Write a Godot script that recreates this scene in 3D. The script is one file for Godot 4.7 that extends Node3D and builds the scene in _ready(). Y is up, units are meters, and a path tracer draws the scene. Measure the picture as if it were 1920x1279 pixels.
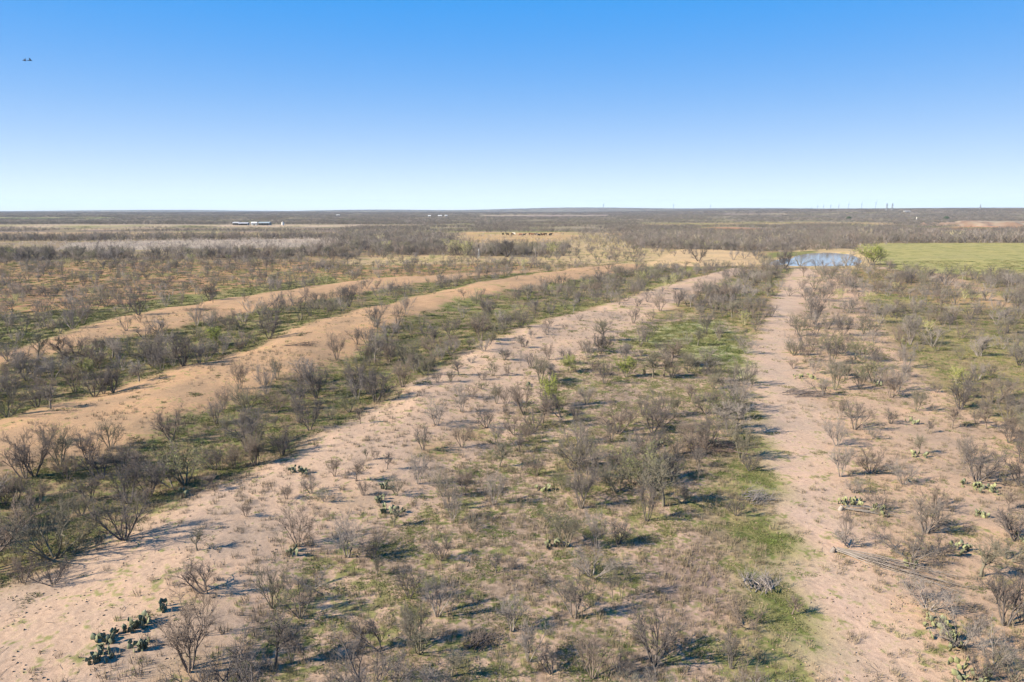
extends Node3D
# A wide, dry rangeland seen from a drone 16 m up: terraced sand strips, bare mesquite, a stock pond, far brush and hills.

var rng := RandomNumberGenerator.new()
var used_names := {}

# ground zones, in metres on the ground: name, soil colour, green cover, litter, shrubs per 100 square metres, shrub height, terrace rise, outline x,z
var ZONES := [
	["back", Color(0.572, 0.479, 0.374), 0.35, 0.4, 4.5, 2.8, 0, [-20.8,-13.3,21.8,-13.3,674.6,-502.0,-643.5,-502.0]],
	["scrub upper", Color(0.585, 0.459, 0.350), 0.42, 0.4, 7, 2.5, 0, [-322.2,-222.6,6.9,-222.6,5.3,-170.8,-36.2,-127.9,-60.3,-39.2]],
	["green g4", Color(0.518, 0.459, 0.340), 0.66, 0.3, 7, 2.6, 0, [-64.7,-59.0,-109.6,-102.0,-80.6,-106.3,-71.7,-112.2,-64.9,-131.2,-53.9,-156.4,-46.1,-173.7,-39.5,-157.7,-47.8,-138.4,-55.3,-125.5,-58.1,-111.6,-59.8,-99.4,-58.2,-81.1,-58.7,-62.8,-56.5,-51.1]],
	["strip4", Color(0.592, 0.483, 0.381), 0.02, 0.1, 0.7, 1.8, 0.5, [-56.5,-51.1,-58.7,-62.8,-58.2,-81.1,-59.8,-99.4,-58.1,-111.6,-55.3,-125.5,-47.8,-138.4,-41.0,-154.1,-26.5,-169.4,-8.5,-181.4,6.0,-193.4,8.9,-189.8,-1.4,-178.3,-19.6,-156.4,-28.6,-140.3,-37.9,-120.3,-43.6,-106.3,-46.6,-93.4,-51.1,-84.6,-53.0,-77.3,-53.5,-69.6,-52.2,-55.6,-49.0,-43.9]],
	["band3", Color(0.511, 0.439, 0.333), 0.62, 0.45, 9.5, 2.9, 0, [-49.0,-43.9,-52.2,-55.6,-53.5,-69.6,-53.0,-77.3,-51.1,-84.6,-46.6,-93.4,-43.6,-106.3,-37.9,-120.3,-28.6,-140.3,-19.6,-156.4,-1.4,-178.3,8.9,-189.8,19.6,-193.4,36.2,-211.2,47.8,-227.5,37.3,-217.9,20.2,-199.0,5.5,-175.2,-7.2,-154.1,-16.6,-132.1,-22.1,-116.8,-26.3,-107.4,-29.3,-92.5,-30.5,-77.9,-32.3,-72.2,-34.4,-65.0,-36.7,-59.9,-37.6,-54.0,-38.9,-49.7,-41.8,-43.9,-44.7,-36.8]],
	["strip3", Color(0.592, 0.483, 0.381), 0.015, 0.08, 0.12, 1.8, 0.75, [-44.7,-36.8,-41.8,-43.9,-38.9,-49.7,-37.6,-54.0,-36.7,-59.9,-34.4,-65.0,-32.3,-72.2,-30.5,-77.9,-29.3,-92.5,-26.3,-107.4,-22.1,-116.8,-16.6,-132.1,-7.2,-154.1,5.5,-175.2,20.2,-199.0,37.3,-217.9,47.8,-227.5,45.6,-209.1,18.2,-166.7,-1.1,-139.3,-10.5,-121.7,-13.6,-107.4,-15.9,-100.4,-18.2,-84.6,-18.8,-73.5,-19.0,-69.6,-21.9,-61.8,-24.0,-54.8,-25.6,-50.8,-25.5,-47.2,-25.6,-43.9,-27.4,-42.7,-29.1,-41.0,-30.8,-38.8,-33.0,-34.1,-33.9,-27.2]],
	["band2", Color(0.508, 0.439, 0.347), 0.6, 0.5, 7.5, 2.9, 0, [-33.9,-27.2,-33.0,-34.1,-30.8,-38.8,-29.1,-41.0,-27.4,-42.7,-25.6,-43.9,-25.5,-47.2,-25.6,-50.8,-24.0,-54.8,-21.9,-61.8,-19.0,-69.6,-18.8,-73.5,-18.2,-84.6,-15.9,-100.4,-13.6,-107.4,-10.5,-121.7,-1.1,-139.3,18.2,-166.7,45.6,-209.1,68.0,-202.9,68.0,-202.9,51.1,-176.7,30.5,-144.3,22.1,-127.9,11.3,-109.8,3.0,-96.1,-3.8,-80.5,-6.3,-71.7,-9.0,-62.4,-11.9,-52.2,-13.5,-45.8,-15.1,-41.7,-17.0,-38.0,-18.4,-35.1,-19.1,-31.5,-19.9,-29.8,-20.7,-28.3,-21.6,-26.3,-23.0,-22.8,-23.3,-17.7]],
	["band2 far", Color(0.518, 0.452, 0.340), 0.5, 0.4, 17, 2.6, 0, [8.2,-131.2,16.5,-150.7,33.7,-179.8,52.7,-199.0,68.0,-202.9,51.1,-176.7,30.5,-144.3,22.1,-127.9,15.0,-118.9]],
	["strip2", Color(0.615, 0.527, 0.456), 0.03, 0.12, 1.3, 1.6, 0.6, [-23.3,-17.7,-23.0,-22.8,-21.6,-26.3,-20.7,-28.3,-19.9,-29.8,-19.1,-31.5,-18.4,-35.1,-17.0,-38.0,-15.1,-41.7,-13.5,-45.8,-11.9,-52.2,-9.0,-62.4,-6.3,-71.7,-3.8,-80.5,3.0,-96.1,11.3,-109.8,22.1,-127.9,30.5,-144.3,51.1,-176.7,68.0,-202.9,65.1,-189.8,44.5,-149.6,30.6,-121.7,18.8,-98.9,11.4,-84.6,5.6,-69.6,1.5,-62.8,0.0,-55.6,-3.2,-49.7,-5.6,-42.9,-6.2,-39.2,-6.5,-35.4,-9.3,-34.7,-11.0,-32.8,-11.2,-30.0,-11.5,-28.1,-12.6,-26.4,-13.1,-24.1,-11.6,-21.1,-11.8,-19.0,-14.2,-16.2,-17.0,-12.1]],
	["strip2 sandy edge", Color(0.615, 0.527, 0.456), 0.08, 0.2, 4.5, 1.5, 0.2, [-11.6,-21.1,-13.1,-24.1,-11.5,-28.1,-11.0,-32.8,-7.6,-35.1,-5.4,-41.0,-2.3,-47.2,-6.3,-55.6,-3.3,-69.6,1.3,-81.1,11.3,-102.0,31.5,-138.4,45.2,-151.8,18.8,-98.9,11.4,-84.6,5.6,-69.6,2.0,-60.9,0.0,-51.1,-2.1,-42.9,-4.0,-40.1,-5.2,-34.7,-8.5,-31.6,-9.7,-28.5,-10.4,-25.2,-10.0,-21.1]],
	["middle", Color(0.612, 0.527, 0.456), 0.44, 0.5, 12, 2.6, 0, [-10.0,-21.1,-8.3,-13.3,7.5,-13.3,8.1,-14.6,10.3,-21.1,11.8,-26.0,13.9,-32.2,16.2,-41.0,19.4,-52.5,23.7,-67.2,29.2,-81.1,38.0,-102.0,49.2,-127.9,68.3,-170.8,81.9,-199.0,65.1,-189.8,44.5,-149.6,30.6,-121.7,18.8,-98.9,11.4,-84.6,5.6,-69.6,2.0,-60.9,0.0,-51.1,-2.1,-42.9,-4.0,-40.1,-5.2,-34.7,-8.5,-31.6,-9.7,-28.5,-10.4,-25.2]],
	["middle far", Color(0.545, 0.459, 0.347), 0.5, 0.45, 13, 2.9, 0, [18.8,-98.9,30.6,-121.7,44.5,-149.6,65.1,-189.8,79.1,-195.2,53.0,-136.5,37.9,-102.0,30.6,-84.6,33.0,-102.0,29.6,-110.4]],
	["meadow", Color(0.558, 0.540, 0.415), 0.72, 0.2, 3, 2.2, 0, [14.5,-82.8,20.3,-94.7,26.6,-102.0,31.4,-102.0,28.9,-84.6,25.2,-69.6,22.2,-62.8,21.2,-69.6,19.3,-77.9]],
	["verge", Color(0.551, 0.493, 0.367), 0.55, 0.45, 1.5, 1.8, 0, [12.0,-39.2,15.5,-46.1,19.2,-52.5,16.2,-41.0,13.9,-32.2,11.8,-26.0,10.3,-21.1,9.0,-17.1,7.1,-17.1,8.1,-21.1,9.3,-25.2,10.4,-31.6]],
	["verge green", Color(0.474, 0.459, 0.292), 0.84, 0.1, 0.2, 1.2, 0, [24.5,-67.2,20.0,-55.6,17.5,-46.1,15.8,-39.2,13.8,-31.6,11.9,-26.0,10.3,-21.1,9.3,-18.1,7.8,-18.1,8.6,-21.1,10.4,-25.2,12.2,-30.0,13.5,-34.7,15.7,-42.9,19.6,-55.6]],
	["dry patch", Color(0.595, 0.513, 0.456), 0.1, 0.7, 0.6, 1.5, 0, [5.5,-28.1,9.2,-32.2,10.9,-31.6,9.8,-26.4,9.0,-24.1,6.7,-23.4,5.1,-24.5]],
	["right", Color(0.612, 0.520, 0.442), 0.16, 0.3, 10, 2.6, 0, [12.7,-14.6,23.6,-14.6,345.5,-255.6,89.2,-199.0,89.2,-199.0,69.3,-157.7,55.1,-127.9,42.7,-102.0,33.7,-81.1,29.1,-67.2,24.9,-51.1,21.7,-41.9,18.0,-34.7,17.0,-29.0,16.7,-24.8,15.3,-21.1,12.7,-14.6]],
	["right green", Color(0.518, 0.466, 0.330), 0.42, 0.5, 11, 2.5, 0, [66.3,-127.9,98.8,-170.8,134.7,-127.9,54.3,-42.9,40.5,-49.7,37.9,-52.5,40.5,-62.8,47.2,-81.1]],
	["right far", Color(0.551, 0.459, 0.347), 0.35, 0.45, 12, 2.9, 0, [95.9,-195.2,103.5,-195.2,117.9,-179.8,97.5,-141.3,94.5,-127.9,77.5,-110.4,76.4,-127.9,75.7,-146.3]],
	["right strip", Color(0.585, 0.493, 0.401), 0.1, 0.2, 1, 1.8, 0.2, [109.7,-183.0,114.0,-181.4,105.7,-155.3,88.4,-118.9,83.7,-114.8,93.8,-144.3]],
	["right edge", Color(0.518, 0.446, 0.340), 0.3, 0.5, 15, 3, 0, [114.0,-181.4,122.1,-179.8,178.8,-170.8,90.2,-84.6,70.0,-84.6,83.6,-110.4,105.7,-155.3]],
	["right open", Color(0.602, 0.513, 0.436), 0.05, 0.15, 1.2, 1.8, 0, [27.0,-55.6,31.0,-58.1,33.3,-54.0,31.7,-46.1,27.2,-36.8,31.6,-34.7,27.6,-30.0,25.5,-31.6,23.9,-32.8,23.2,-34.7,23.4,-39.2,23.8,-43.9]],
	["track", Color(0.612, 0.530, 0.466), 0.01, 0.02, 0, 1, 0, [8.1,-14.6,10.3,-21.1,11.8,-26.0,13.9,-32.2,16.2,-41.0,19.4,-52.5,23.7,-67.2,29.2,-81.1,38.0,-102.0,49.2,-127.9,68.3,-170.8,81.9,-199.0,89.2,-199.0,69.3,-157.7,55.1,-127.9,42.7,-102.0,33.7,-81.1,29.1,-67.2,24.9,-51.1,21.7,-41.9,18.0,-34.7,17.0,-29.0,16.7,-24.8,15.3,-21.1,12.7,-14.6]],
	["tan flats", Color(0.615, 0.530, 0.408), 0.3, 0.25, 3, 2.6, 0, [-52.1,-209.1,6.9,-222.6,47.9,-204.9,65.6,-291.6,37.6,-404.8,38.8,-502.0,-47.1,-554.6,-37.1,-369.1,-22.4,-262.1,-57.5,-246.5]],
	["left low", Color(0.531, 0.466, 0.381), 0.3, 0.4, 2, 1.6, 0, [-378.6,-262.1,-195.4,-262.1,-64.3,-276.0,-116.3,-502.0,-390.7,-527.1,-721.1,-502.0]],
	["tree band left", Color(0.471, 0.405, 0.327), 0.25, 0.5, 13, 4.6, 0, [-315.5,-217.9,-220.6,-225.0,-171.8,-230.0,-102.5,-235.3,-56.8,-243.6,-62.6,-268.9,-112.6,-258.8,-190.6,-255.6,-360.5,-249.5]],
	["pale field", Color(0.555, 0.513, 0.463), 0.05, 0.2, 13, 1.7, 0, [-194.5,-291.6,-153.5,-300.0,-78.9,-328.4,-99.7,-429.8,-181.6,-404.8,-237.1,-369.1]],
	["tree band left b", Color(0.464, 0.405, 0.333), 0.2, 0.5, 14, 4.5, 0, [-522.2,-362.7,-284.2,-382.6,-215.0,-397.2,-149.8,-421.2,-106.3,-429.8,-115.8,-468.3,-162.8,-458.0,-237.5,-438.8,-312.6,-421.2,-582.4,-404.8]],
	["tan left", Color(0.602, 0.513, 0.401), 0.2, 0.2, 1, 1.6, 0, [-618.1,-429.8,-332.6,-448.2,-253.3,-468.3,-174.2,-490.2,-124.1,-502.0,-133.5,-540.5,-400.6,-540.5,-756.9,-527.1]],
	["centre brush", Color(0.484, 0.415, 0.340), 0.25, 0.5, 12, 4.4, 0, [-65.1,-262.1,-26.5,-262.1,-28.9,-339.1,-50.4,-502.0,-131.3,-654.7,-124.1,-502.0]],
	["clump", Color(0.471, 0.405, 0.320), 0.3, 0.5, 11, 5.2, 0, [-22.6,-252.5,20.1,-258.8,20.1,-287.5,-24.5,-287.5]],
	["cattle clearing", Color(0.612, 0.513, 0.381), 0.2, 0.2, 1.2, 2, 0, [-30.7,-404.8,-15.7,-369.1,0.0,-389.7,14.0,-362.7,32.9,-404.8,54.3,-438.8,54.3,-502.0,56.3,-540.5,-39.5,-569.3,-28.9,-468.3]],
	["dam", Color(0.649, 0.554, 0.429), 0.05, 0.1, 0.2, 2, 0.5, [37.2,-199.0,73.4,-204.9,91.5,-249.5,94.3,-276.0,88.6,-308.9,70.1,-291.6]],
	["right brush", Color(0.474, 0.412, 0.340), 0.2, 0.5, 12, 4.2, 0, [56.0,-328.4,67.5,-300.0,102.6,-287.5,118.8,-283.6,144.7,-291.6,182.5,-362.7,323.1,-654.7,114.4,-618.0,64.5,-438.8]],
	["thin brush", Color(0.585, 0.513, 0.374), 0.25, 0.3, 4.5, 2.8, 0, [34.3,-369.1,55.1,-308.9,62.8,-369.1,73.7,-502.0,56.3,-540.5]],
	["hay field", Color(0.555, 0.523, 0.347), 0.38, 0.1, 0, 1, 0, [178.3,-356.5,211.4,-369.1,494.5,-389.7,220.7,-172.3,131.4,-175.2,116.9,-178.3,107.6,-186.3,110.1,-204.9,133.0,-255.6]],
	["tree line right", Color(0.471, 0.405, 0.333), 0.2, 0.5, 13, 5.6, 0, [176.9,-362.7,485.5,-382.6,635.8,-502.0,223.0,-458.0]],
	["pond bank", Color(0.629, 0.547, 0.415), 0.15, 0.15, 1.5, 2, 0, [72.1,-199.0,103.5,-195.2,153.8,-291.6,148.5,-308.9,125.6,-300.0,87.0,-240.8]],
	["bank grass", Color(0.474, 0.459, 0.292), 0.8, 0.1, 0.4, 1.5, 0, [90.9,-243.6,103.3,-255.6,121.0,-276.0,128.9,-291.6,102.8,-276.0]],
]
var FAR_ZONES := [
	["far brush", Color(0.498, 0.452, 0.395), 3.4, 3.4, [-953.7,-502.0,945.9,-502.0,2891.3,-1543.1,-5006.0,-2649.8]],
	["far left", Color(0.464, 0.425, 0.388), 1.8, 2.4, [-931.5,-490.2,-121.2,-490.2,-216.7,-879.1,-1665.7,-879.1]],
	["tan a", Color(0.602, 0.513, 0.401), 0.5, 1.4, [-590.7,-490.2,-121.2,-490.2,-137.0,-554.6,-240.4,-576.9,-372.9,-561.8,-667.8,-554.6]],
	["band c", Color(0.437, 0.388, 0.354), 4.5, 2.6, [-694.5,-576.9,-148.4,-601.0,-156.9,-635.9,-743.7,-618.0]],
	["tan c", Color(0.599, 0.520, 0.429), 0.6, 1.6, [-754.3,-626.8,-161.6,-654.7,-171.6,-695.4,-811.4,-674.5]],
	["tan b", Color(0.615, 0.547, 0.476), 0.25, 1.6, [-586.2,-717.4,-182.7,-740.7,-94.4,-765.3,-113.1,-863.3,-216.7,-879.1,-717.7,-879.1]],
	["green far", Color(0.410, 0.459, 0.306), 0, 1, [-1328.1,-1269.5,-819.6,-1430.6,-884.6,-1544.5,-1573.6,-1504.9]],
	["pale field far", Color(0.592, 0.523, 0.497), 0.15, 2.5, [-76.8,-1665.9,238.1,-1720.9,285.2,-2062.5,-86.1,-2037.7]],
	["pale far b", Color(0.558, 0.500, 0.470), 0.2, 2.5, [555.5,-1903.0,700.7,-1754.2,741.2,-1856.0,597.0,-2045.6]],
	["tan right", Color(0.595, 0.517, 0.388), 0.9, 2.2, [151.4,-818.9,225.6,-791.3,364.8,-877.1,468.4,-844.5,537.3,-969.2,438.0,-1053.8,280.1,-983.3,175.0,-947.1]],
	["red patch", Color(0.612, 0.449, 0.354), 0.5, 1.8, [165.9,-618.0,194.7,-601.0,250.1,-635.9,239.8,-740.7,205.5,-740.7]],
	["red bluff", Color(0.622, 0.459, 0.361), 0.4, 1.8, [397.9,-674.5,414.8,-618.0,509.2,-695.2,557.4,-695.1,785.7,-981.4,737.9,-1019.9,564.8,-814.5,510.7,-789.0]],
	["cattle far", Color(0.612, 0.513, 0.381), 0.8, 2, [-34.1,-490.2,49.2,-490.2,55.6,-554.6,-39.5,-569.3]],
	["tan mid", Color(0.595, 0.513, 0.381), 1.2, 2.2, [54.3,-502.0,112.4,-502.0,128.4,-554.6,68.5,-554.6]],
]
# trees seen one by one: x, z, height, crown width, form
var TREES := [
	[-18.6,-30.4,2.55,3.34,"d", "large dark many-stemmed mesquite throwing a long fan shadow on pale sand"], [-19.4,-26.4,1.12,1.63,"w"], [-20.9,-26.8,1.37,1.49,"v"], [-14.5,-29.1,0.9,1.11,"t"], [-12.6,-25.7,1.34,2.2,"l"], [-11.2,-21.2,2.39,2.51,"v", "large reddish many-stemmed mesquite beside four prickly pear clumps"], [-11.5,-23,1.96,1.1,"s"], [-24,-31.5,0.67,0.69,"t"],
	[-13.6,-32.7,0.73,0.88,"v"], [-22.8,-33.8,1.15,1.75,"v"], [-10.2,-30.2,2.11,2.09,"v"], [-10.7,-29.5,1.11,0.65,"s"], [-9.7,-25.1,2,1.51,"v"], [-8.4,-24.6,1.76,1.61,"v"], [-8.4,-21.7,1.81,1.56,"t"], [-7.9,-21.9,1.48,0.96,"v"],
	[-8.5,-26.8,0.69,2.17,"w"], [-6.5,-29.4,1.18,1.64,"v"], [-6,-27.9,0.88,0.71,"t"], [-6,-32.6,0.88,0.98,"t"], [-8.4,-31.9,1.19,0.7,"s"], [-4.3,-26.1,1.62,1.7,"v"], [-3,-24.8,1.84,1.71,"v"], [-3.4,-22.5,1.77,2.2,"v"],
	[-4.8,-22.6,1.34,1.58,"l"], [-3.8,-22.8,1.71,1.19,"v"], [-4.1,-21.1,0.97,1.15,"v"], [-2.1,-21.2,0.9,1.16,"t"], [-3.3,-29.3,1.31,1.49,"v"], [-0.7,-28.2,0.74,0.96,"t"], [-0,-23.9,1.42,1.49,"v"], [-2,-32.5,0.83,1.25,"w"],
	[-3.1,-33.4,1.63,1.29,"v"], [-0.2,-21.2,1.07,0.78,"s"], [2.5,-24.8,1.96,2.18,"v", "clear V-shaped mesquite with few long stems in weedy scrub"], [3.6,-27.9,1.3,2.65,"w"], [4.2,-26,1.84,1.12,"s"], [4.6,-26.2,1.64,0.94,"s"], [0.6,-22.1,1.48,1.54,"v"], [1.4,-21.4,0.9,1.35,"l"],
	[2.8,-21.2,1.94,1.04,"v"], [5.1,-22,1.94,2.15,"d", "big dark mesquite with wide shadow near the grassy verge"], [3.9,-21.2,0.97,1.15,"v"], [8.9,-24.3,1.36,0.67,"s"], [9.2,-24.2,0.71,1.51,"w"], [2.6,-30.7,1.78,2.33,"v"], [4.1,-30.5,1.91,1.6,"v"], [5.2,-31,1.16,1.62,"d"],
	[7.1,-33.5,2.09,1.35,"v"], [0.1,-26.8,1.37,0.78,"s"], [3.8,-35.1,2.18,1.81,"v"], [16.2,-30.8,1.72,0.57,"s", "thin upright two-stemmed mesquite beside the felled tree on the track"], [16.4,-30.7,0.77,2.17,"l", "crooked mesquite leaning sideways beside the felled tree on the track"], [18.7,-29.5,1.4,2.8,"w"], [20.2,-30,0.72,2.84,"w"], [17,-25.4,1.36,2.45,"v"],
	[19.4,-24.3,2.3,2.35,"v", "tall pale mesquite with a leaning trunk across the dirt track"], [16.8,-23,1.34,2.24,"w"], [17.2,-21.8,1.43,1.94,"v"], [20.2,-24.5,1.55,1.48,"v"], [17.4,-21.1,1.29,1.48,"v"], [16.2,-21.1,0.94,1.11,"v"], [11.3,-25,0.79,0.9,"t"], [23.3,-29.5,1.23,2,"w"],
	[-29,-39.2,2.94,3.08,"v"], [-29.2,-38.7,2.08,2.31,"l"], [-27.1,-43.9,2.05,2.16,"v"], [-23.9,-45.8,2.3,2.85,"v"], [-21.6,-41.7,1.51,1.1,"s"], [-26.7,-38.8,1.63,1.8,"v"], [-31.5,-44.2,1.53,1.67,"v"], [-22.8,-39.2,1.56,1.49,"t"],
	[-18.6,-40.5,1.53,2.07,"d"], [-17.4,-40.5,1.52,1.67,"v"], [-16.2,-40.8,2.04,2.02,"v"], [-16.9,-36.5,0.94,1.39,"t", "small umbrella-shaped tree on one trunk at the sand's edge"], [-23.6,-35.8,1.47,2.26,"v"], [-25.8,-34.7,1.67,1.45,"v"], [-27.6,-35.7,1.66,1.78,"v"], [-28,-35.3,1.58,1.76,"v"],
	[-23.5,-53.7,2.03,2,"v"], [-24.4,-59.4,2.52,2.39,"v"], [-22.3,-55.1,1.54,1.16,"s"], [-22.6,-50,1.71,2.04,"v"], [-35.1,-62.4,1.95,2.31,"t"], [-35,-66.5,2.34,1.92,"v"], [-33.5,-67.9,2.83,3.38,"d"], [-34.7,-68.2,2.38,2.19,"v"],
	[-36.4,-57.6,2.31,2.79,"d"], [-36.3,-58.8,2.16,1.9,"v"], [-35.6,-59,2.31,2.38,"d"], [-38.3,-53.1,2.05,2.41,"d"], [-36.6,-52.2,1.8,1.95,"t"], [-44,-58.1,2.14,2.82,"d"], [-39.6,-59.9,2.74,2.42,"v"], [-44.5,-64.3,2.37,3.1,"v"],
	[-46.4,-75.5,2.27,2.41,"v"], [-42.6,-72.2,2.75,2.43,"v"], [-54.6,-72.2,2.16,2.43,"v"], [-49.1,-75.5,2.65,2.17,"v"], [-32.4,-69.1,2.08,2.22,"v"], [-33.8,-79.2,2.17,1.89,"v"], [-22.1,-62.4,2.2,1.81,"v"], [-21.8,-58.6,2.8,2.18,"v"],
	[-19.1,-72.7,3.12,2.44,"v"], [-16.4,-50.4,2.41,1.89,"v"], [-14.7,-47.5,2.23,2.17,"v"], [-15,-42.4,1.61,2.16,"d"], [-16.1,-40.9,1.91,2.02,"v"], [-11.2,-48.5,1.1,0.79,"t", "lone waist-high sapling on open pale sand"], [-14,-59,2.31,2.38,"d"], [-12.8,-58.8,2.06,1.9,"v"],
	[-7.8,-73.3,1.63,2.11,"v"], [-6.9,-61.4,1.12,1.09,"v"], [-5.7,-61.8,1.11,1.29,"v"], [-7.8,-61.4,0.76,0.59,"s"], [-4.3,-70.4,0.65,1.24,"w"], [-1.9,-65,1.54,1.36,"v"], [-0.5,-65,1.14,0.99,"v"], [-2.8,-59.9,0.82,1.35,"w"],
	[-2.8,-63.3,1.03,1.32,"v"], [-9.7,-56.4,0.82,0.73,"v"], [-7.6,-56.1,0.7,0.54,"s"], [-5.6,-48.7,2.07,2.38,"v"], [-4,-52.5,1.66,1.79,"v"], [-5.9,-43.2,1.73,1.49,"v"], [-3.4,-44.4,1.76,1.68,"v"], [-1.9,-49.1,1.5,2.08,"d"],
	[-5.5,-37.8,1.98,1.32,"v"], [-3.9,-36.5,1.74,1.58,"v"], [-3.4,-35,1.64,1.34,"v"], [-2.7,-36.8,1.59,1.41,"v"], [-1,-35.5,2,1.54,"v"], [-7.6,-39.5,1.06,0.78,"t"], [-8.6,-41,0.73,0.61,"v"], [-9.2,-41,0.71,0.54,"t"],
	[-9.2,-40,0.5,0.46,"v"], [-9.1,-37.5,1.18,1.31,"t"], [-10.5,-38.2,1.14,1.33,"v"], [-11.2,-35.8,1.05,1.37,"v"], [-6.5,-36.1,1.09,1.2,"v"], [-8.3,-35.8,0.87,0.89,"v"], [-10.2,-34.9,0.82,1.05,"v"], [-12.3,-35,0.81,1.17,"v"],
	[-1.3,-55.6,1.75,1.89,"v"], [-0.5,-54.8,1.67,1.6,"v"], [8.7,-62.4,2.2,1.81,"v"], [3.1,-54.3,2.57,2.29,"y"], [4.7,-45.8,1.82,1.73,"v"], [7,-46.1,1.48,1.36,"v"], [11.5,-52.2,2.26,2.12,"v"], [13,-52.5,1.83,1.79,"v"],
	[10.5,-52.8,1.72,1.29,"v"], [12.2,-46.3,1.49,1.36,"v"], [15.1,-42.7,2.2,2.18,"v"], [18.1,-51.8,1.84,1.51,"v"], [19.5,-58.1,2.03,1.97,"v"], [27,-77,2.09,2.21,"v"], [8.2,-44.2,1.32,1.52,"v"], [1.5,-39.8,1.38,1.51,"v"],
	[15.4,-56.4,1.55,1.37,"t"], [0.9,-69.1,1.74,0.89,"s"], [1.9,-68.4,1.67,1.43,"v"], [5.7,-70.9,1.67,2.27,"v"], [4,-73,1.79,1.52,"v"], [12.2,-72.7,1.97,2.09,"v"], [11.2,-38.8,0.98,0.71,"s"], [8.7,-49.7,1.35,1.46,"v"],
	[6.3,-55.6,1.67,1.8,"v"], [1.1,-46.1,1.59,1.73,"v"], [0.5,-43.9,1.34,1.3,"v"], [25.8,-49.3,2.29,2.49,"v", "fan-shaped mesquite on open sand beside the dirt track"], [26,-51.9,1.71,1.1,"v"], [29.7,-60.9,2.87,2.55,"v"], [35.2,-60.3,2.87,2.24,"v"], [33.4,-54.3,1.9,1.76,"v"],
	[32.2,-61.3,1.98,1.58,"v"], [26,-47,0.9,1.15,"v"], [33.4,-49.7,1.58,1.62,"t"], [37.3,-54.8,2.06,3.11,"d"], [28,-38.8,2.46,2.95,"d", "dense dark mesquite above the wide row of prickly pear"], [29.3,-42.1,2.05,1.46,"v"], [33.1,-42.1,2,1.8,"v"], [38.4,-50.8,2.37,2.48,"v"],
	[37.7,-52.6,1.69,1.54,"v"], [20.2,-39.7,2,1.83,"v"], [22.4,-40.3,1.6,2.53,"w"], [27.5,-43.9,1.29,1.08,"t"], [30.9,-48.5,0.9,0.71,"t"], [29.3,-50.7,1.2,1.48,"v"], [23.2,-35.1,1.32,1.81,"w"], [19.8,-37.2,0.98,1.3,"v"],
	[20.1,-34.9,1,1.45,"w"], [27.1,-35,0.95,1.05,"t"], [29.4,-69.6,1.02,1.45,"v"], [30.5,-67.2,1.65,1.4,"v"], [32.3,-73.3,2.01,1.76,"v"], [34.4,-71.7,2.73,2.29,"v"], [41.3,-69.6,2.66,2.23,"v"], [37.9,-69.6,2.09,2.23,"v"],
	[-57.3,-103.6,3.28,3.27,"d"], [-59.7,-116.8,2.98,3.31,"d"], [-55.2,-124,3.05,3.9,"d"], [-67.7,-96.1,2.23,2.59,"v"], [-61.5,-96.6,2.64,2.29,"v"], [-60.2,-92.1,2.74,3.36,"w"], [-51.6,-90,2.45,2.43,"v"], [-47.9,-121.7,1.84,1.92,"v"],
	[-32.8,-168,3.27,3.94,"d"], [-42.8,-156.4,2.18,3.92,"y"], [-38.1,-164,2.19,3.33,"v"], [-28.1,-116.8,3.42,3.68,"d"], [-16.2,-103.6,3.08,2.45,"v"], [-19.8,-103.6,2.05,1.8,"v"], [-30.6,-84.6,3.28,3.77,"d"], [-3.8,-100.9,3.17,3.67,"d"],
	[-0.9,-91.2,2.21,2.17,"v"], [-14.8,-86.5,1.97,1.79,"v"], [-17.4,-81.1,2.41,2.97,"v"], [-7.9,-86.1,2.59,2.74,"v"], [-22.7,-131.2,3.39,2.68,"v"], [-37.5,-123.2,2.8,2.52,"v"], [11.8,-118.2,2.76,2.79,"d"], [8.9,-113.5,1.71,1.79,"v"],
	[15.2,-122.5,2.38,2.89,"v"], [20.5,-122.5,1.9,2.89,"w"], [18.5,-116.8,1.86,1.66,"v"], [26.9,-124,2.4,3.12,"v"], [28.4,-116.1,3.18,2.56,"v"], [3.7,-102,2.38,2.42,"v"], [6.1,-105.7,2.25,2,"v"], [1.1,-91.7,2.48,2.62,"d"],
	[4.9,-91.7,1.5,1.89,"v"], [25.9,-90,2.87,2.57,"v"], [44,-98,3.85,3.57,"d"], [37.9,-88.4,2.66,2.81,"v"], [56.7,-123.2,3.34,3.49,"v"], [43.5,-88.4,3.08,2.81,"v"], [49.2,-82.8,3.92,3.03,"v"], [82.3,-109.8,3.45,3.98,"w"],
	[96.2,-150.7,3.59,4.72,"w"], [54,-98.9,3.11,3.6,"v"], [111.1,-181.4,2.3,3.11,"w"], [-36.3,-81.8,2.17,3,"y"], [32.1,-141.3,2.31,3.32,"y"], [30.2,-157.7,2.82,3.7,"y"], [33.4,-97,2.21,2,"y"], [57.2,-92.5,1.52,1.91,"y"],
	[16.1,-146.3,1.97,2.52,"y"], [-85.6,-116.8,2.06,3.31,"y"], [-39,-84.6,1.87,2.69,"v"],
]
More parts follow.
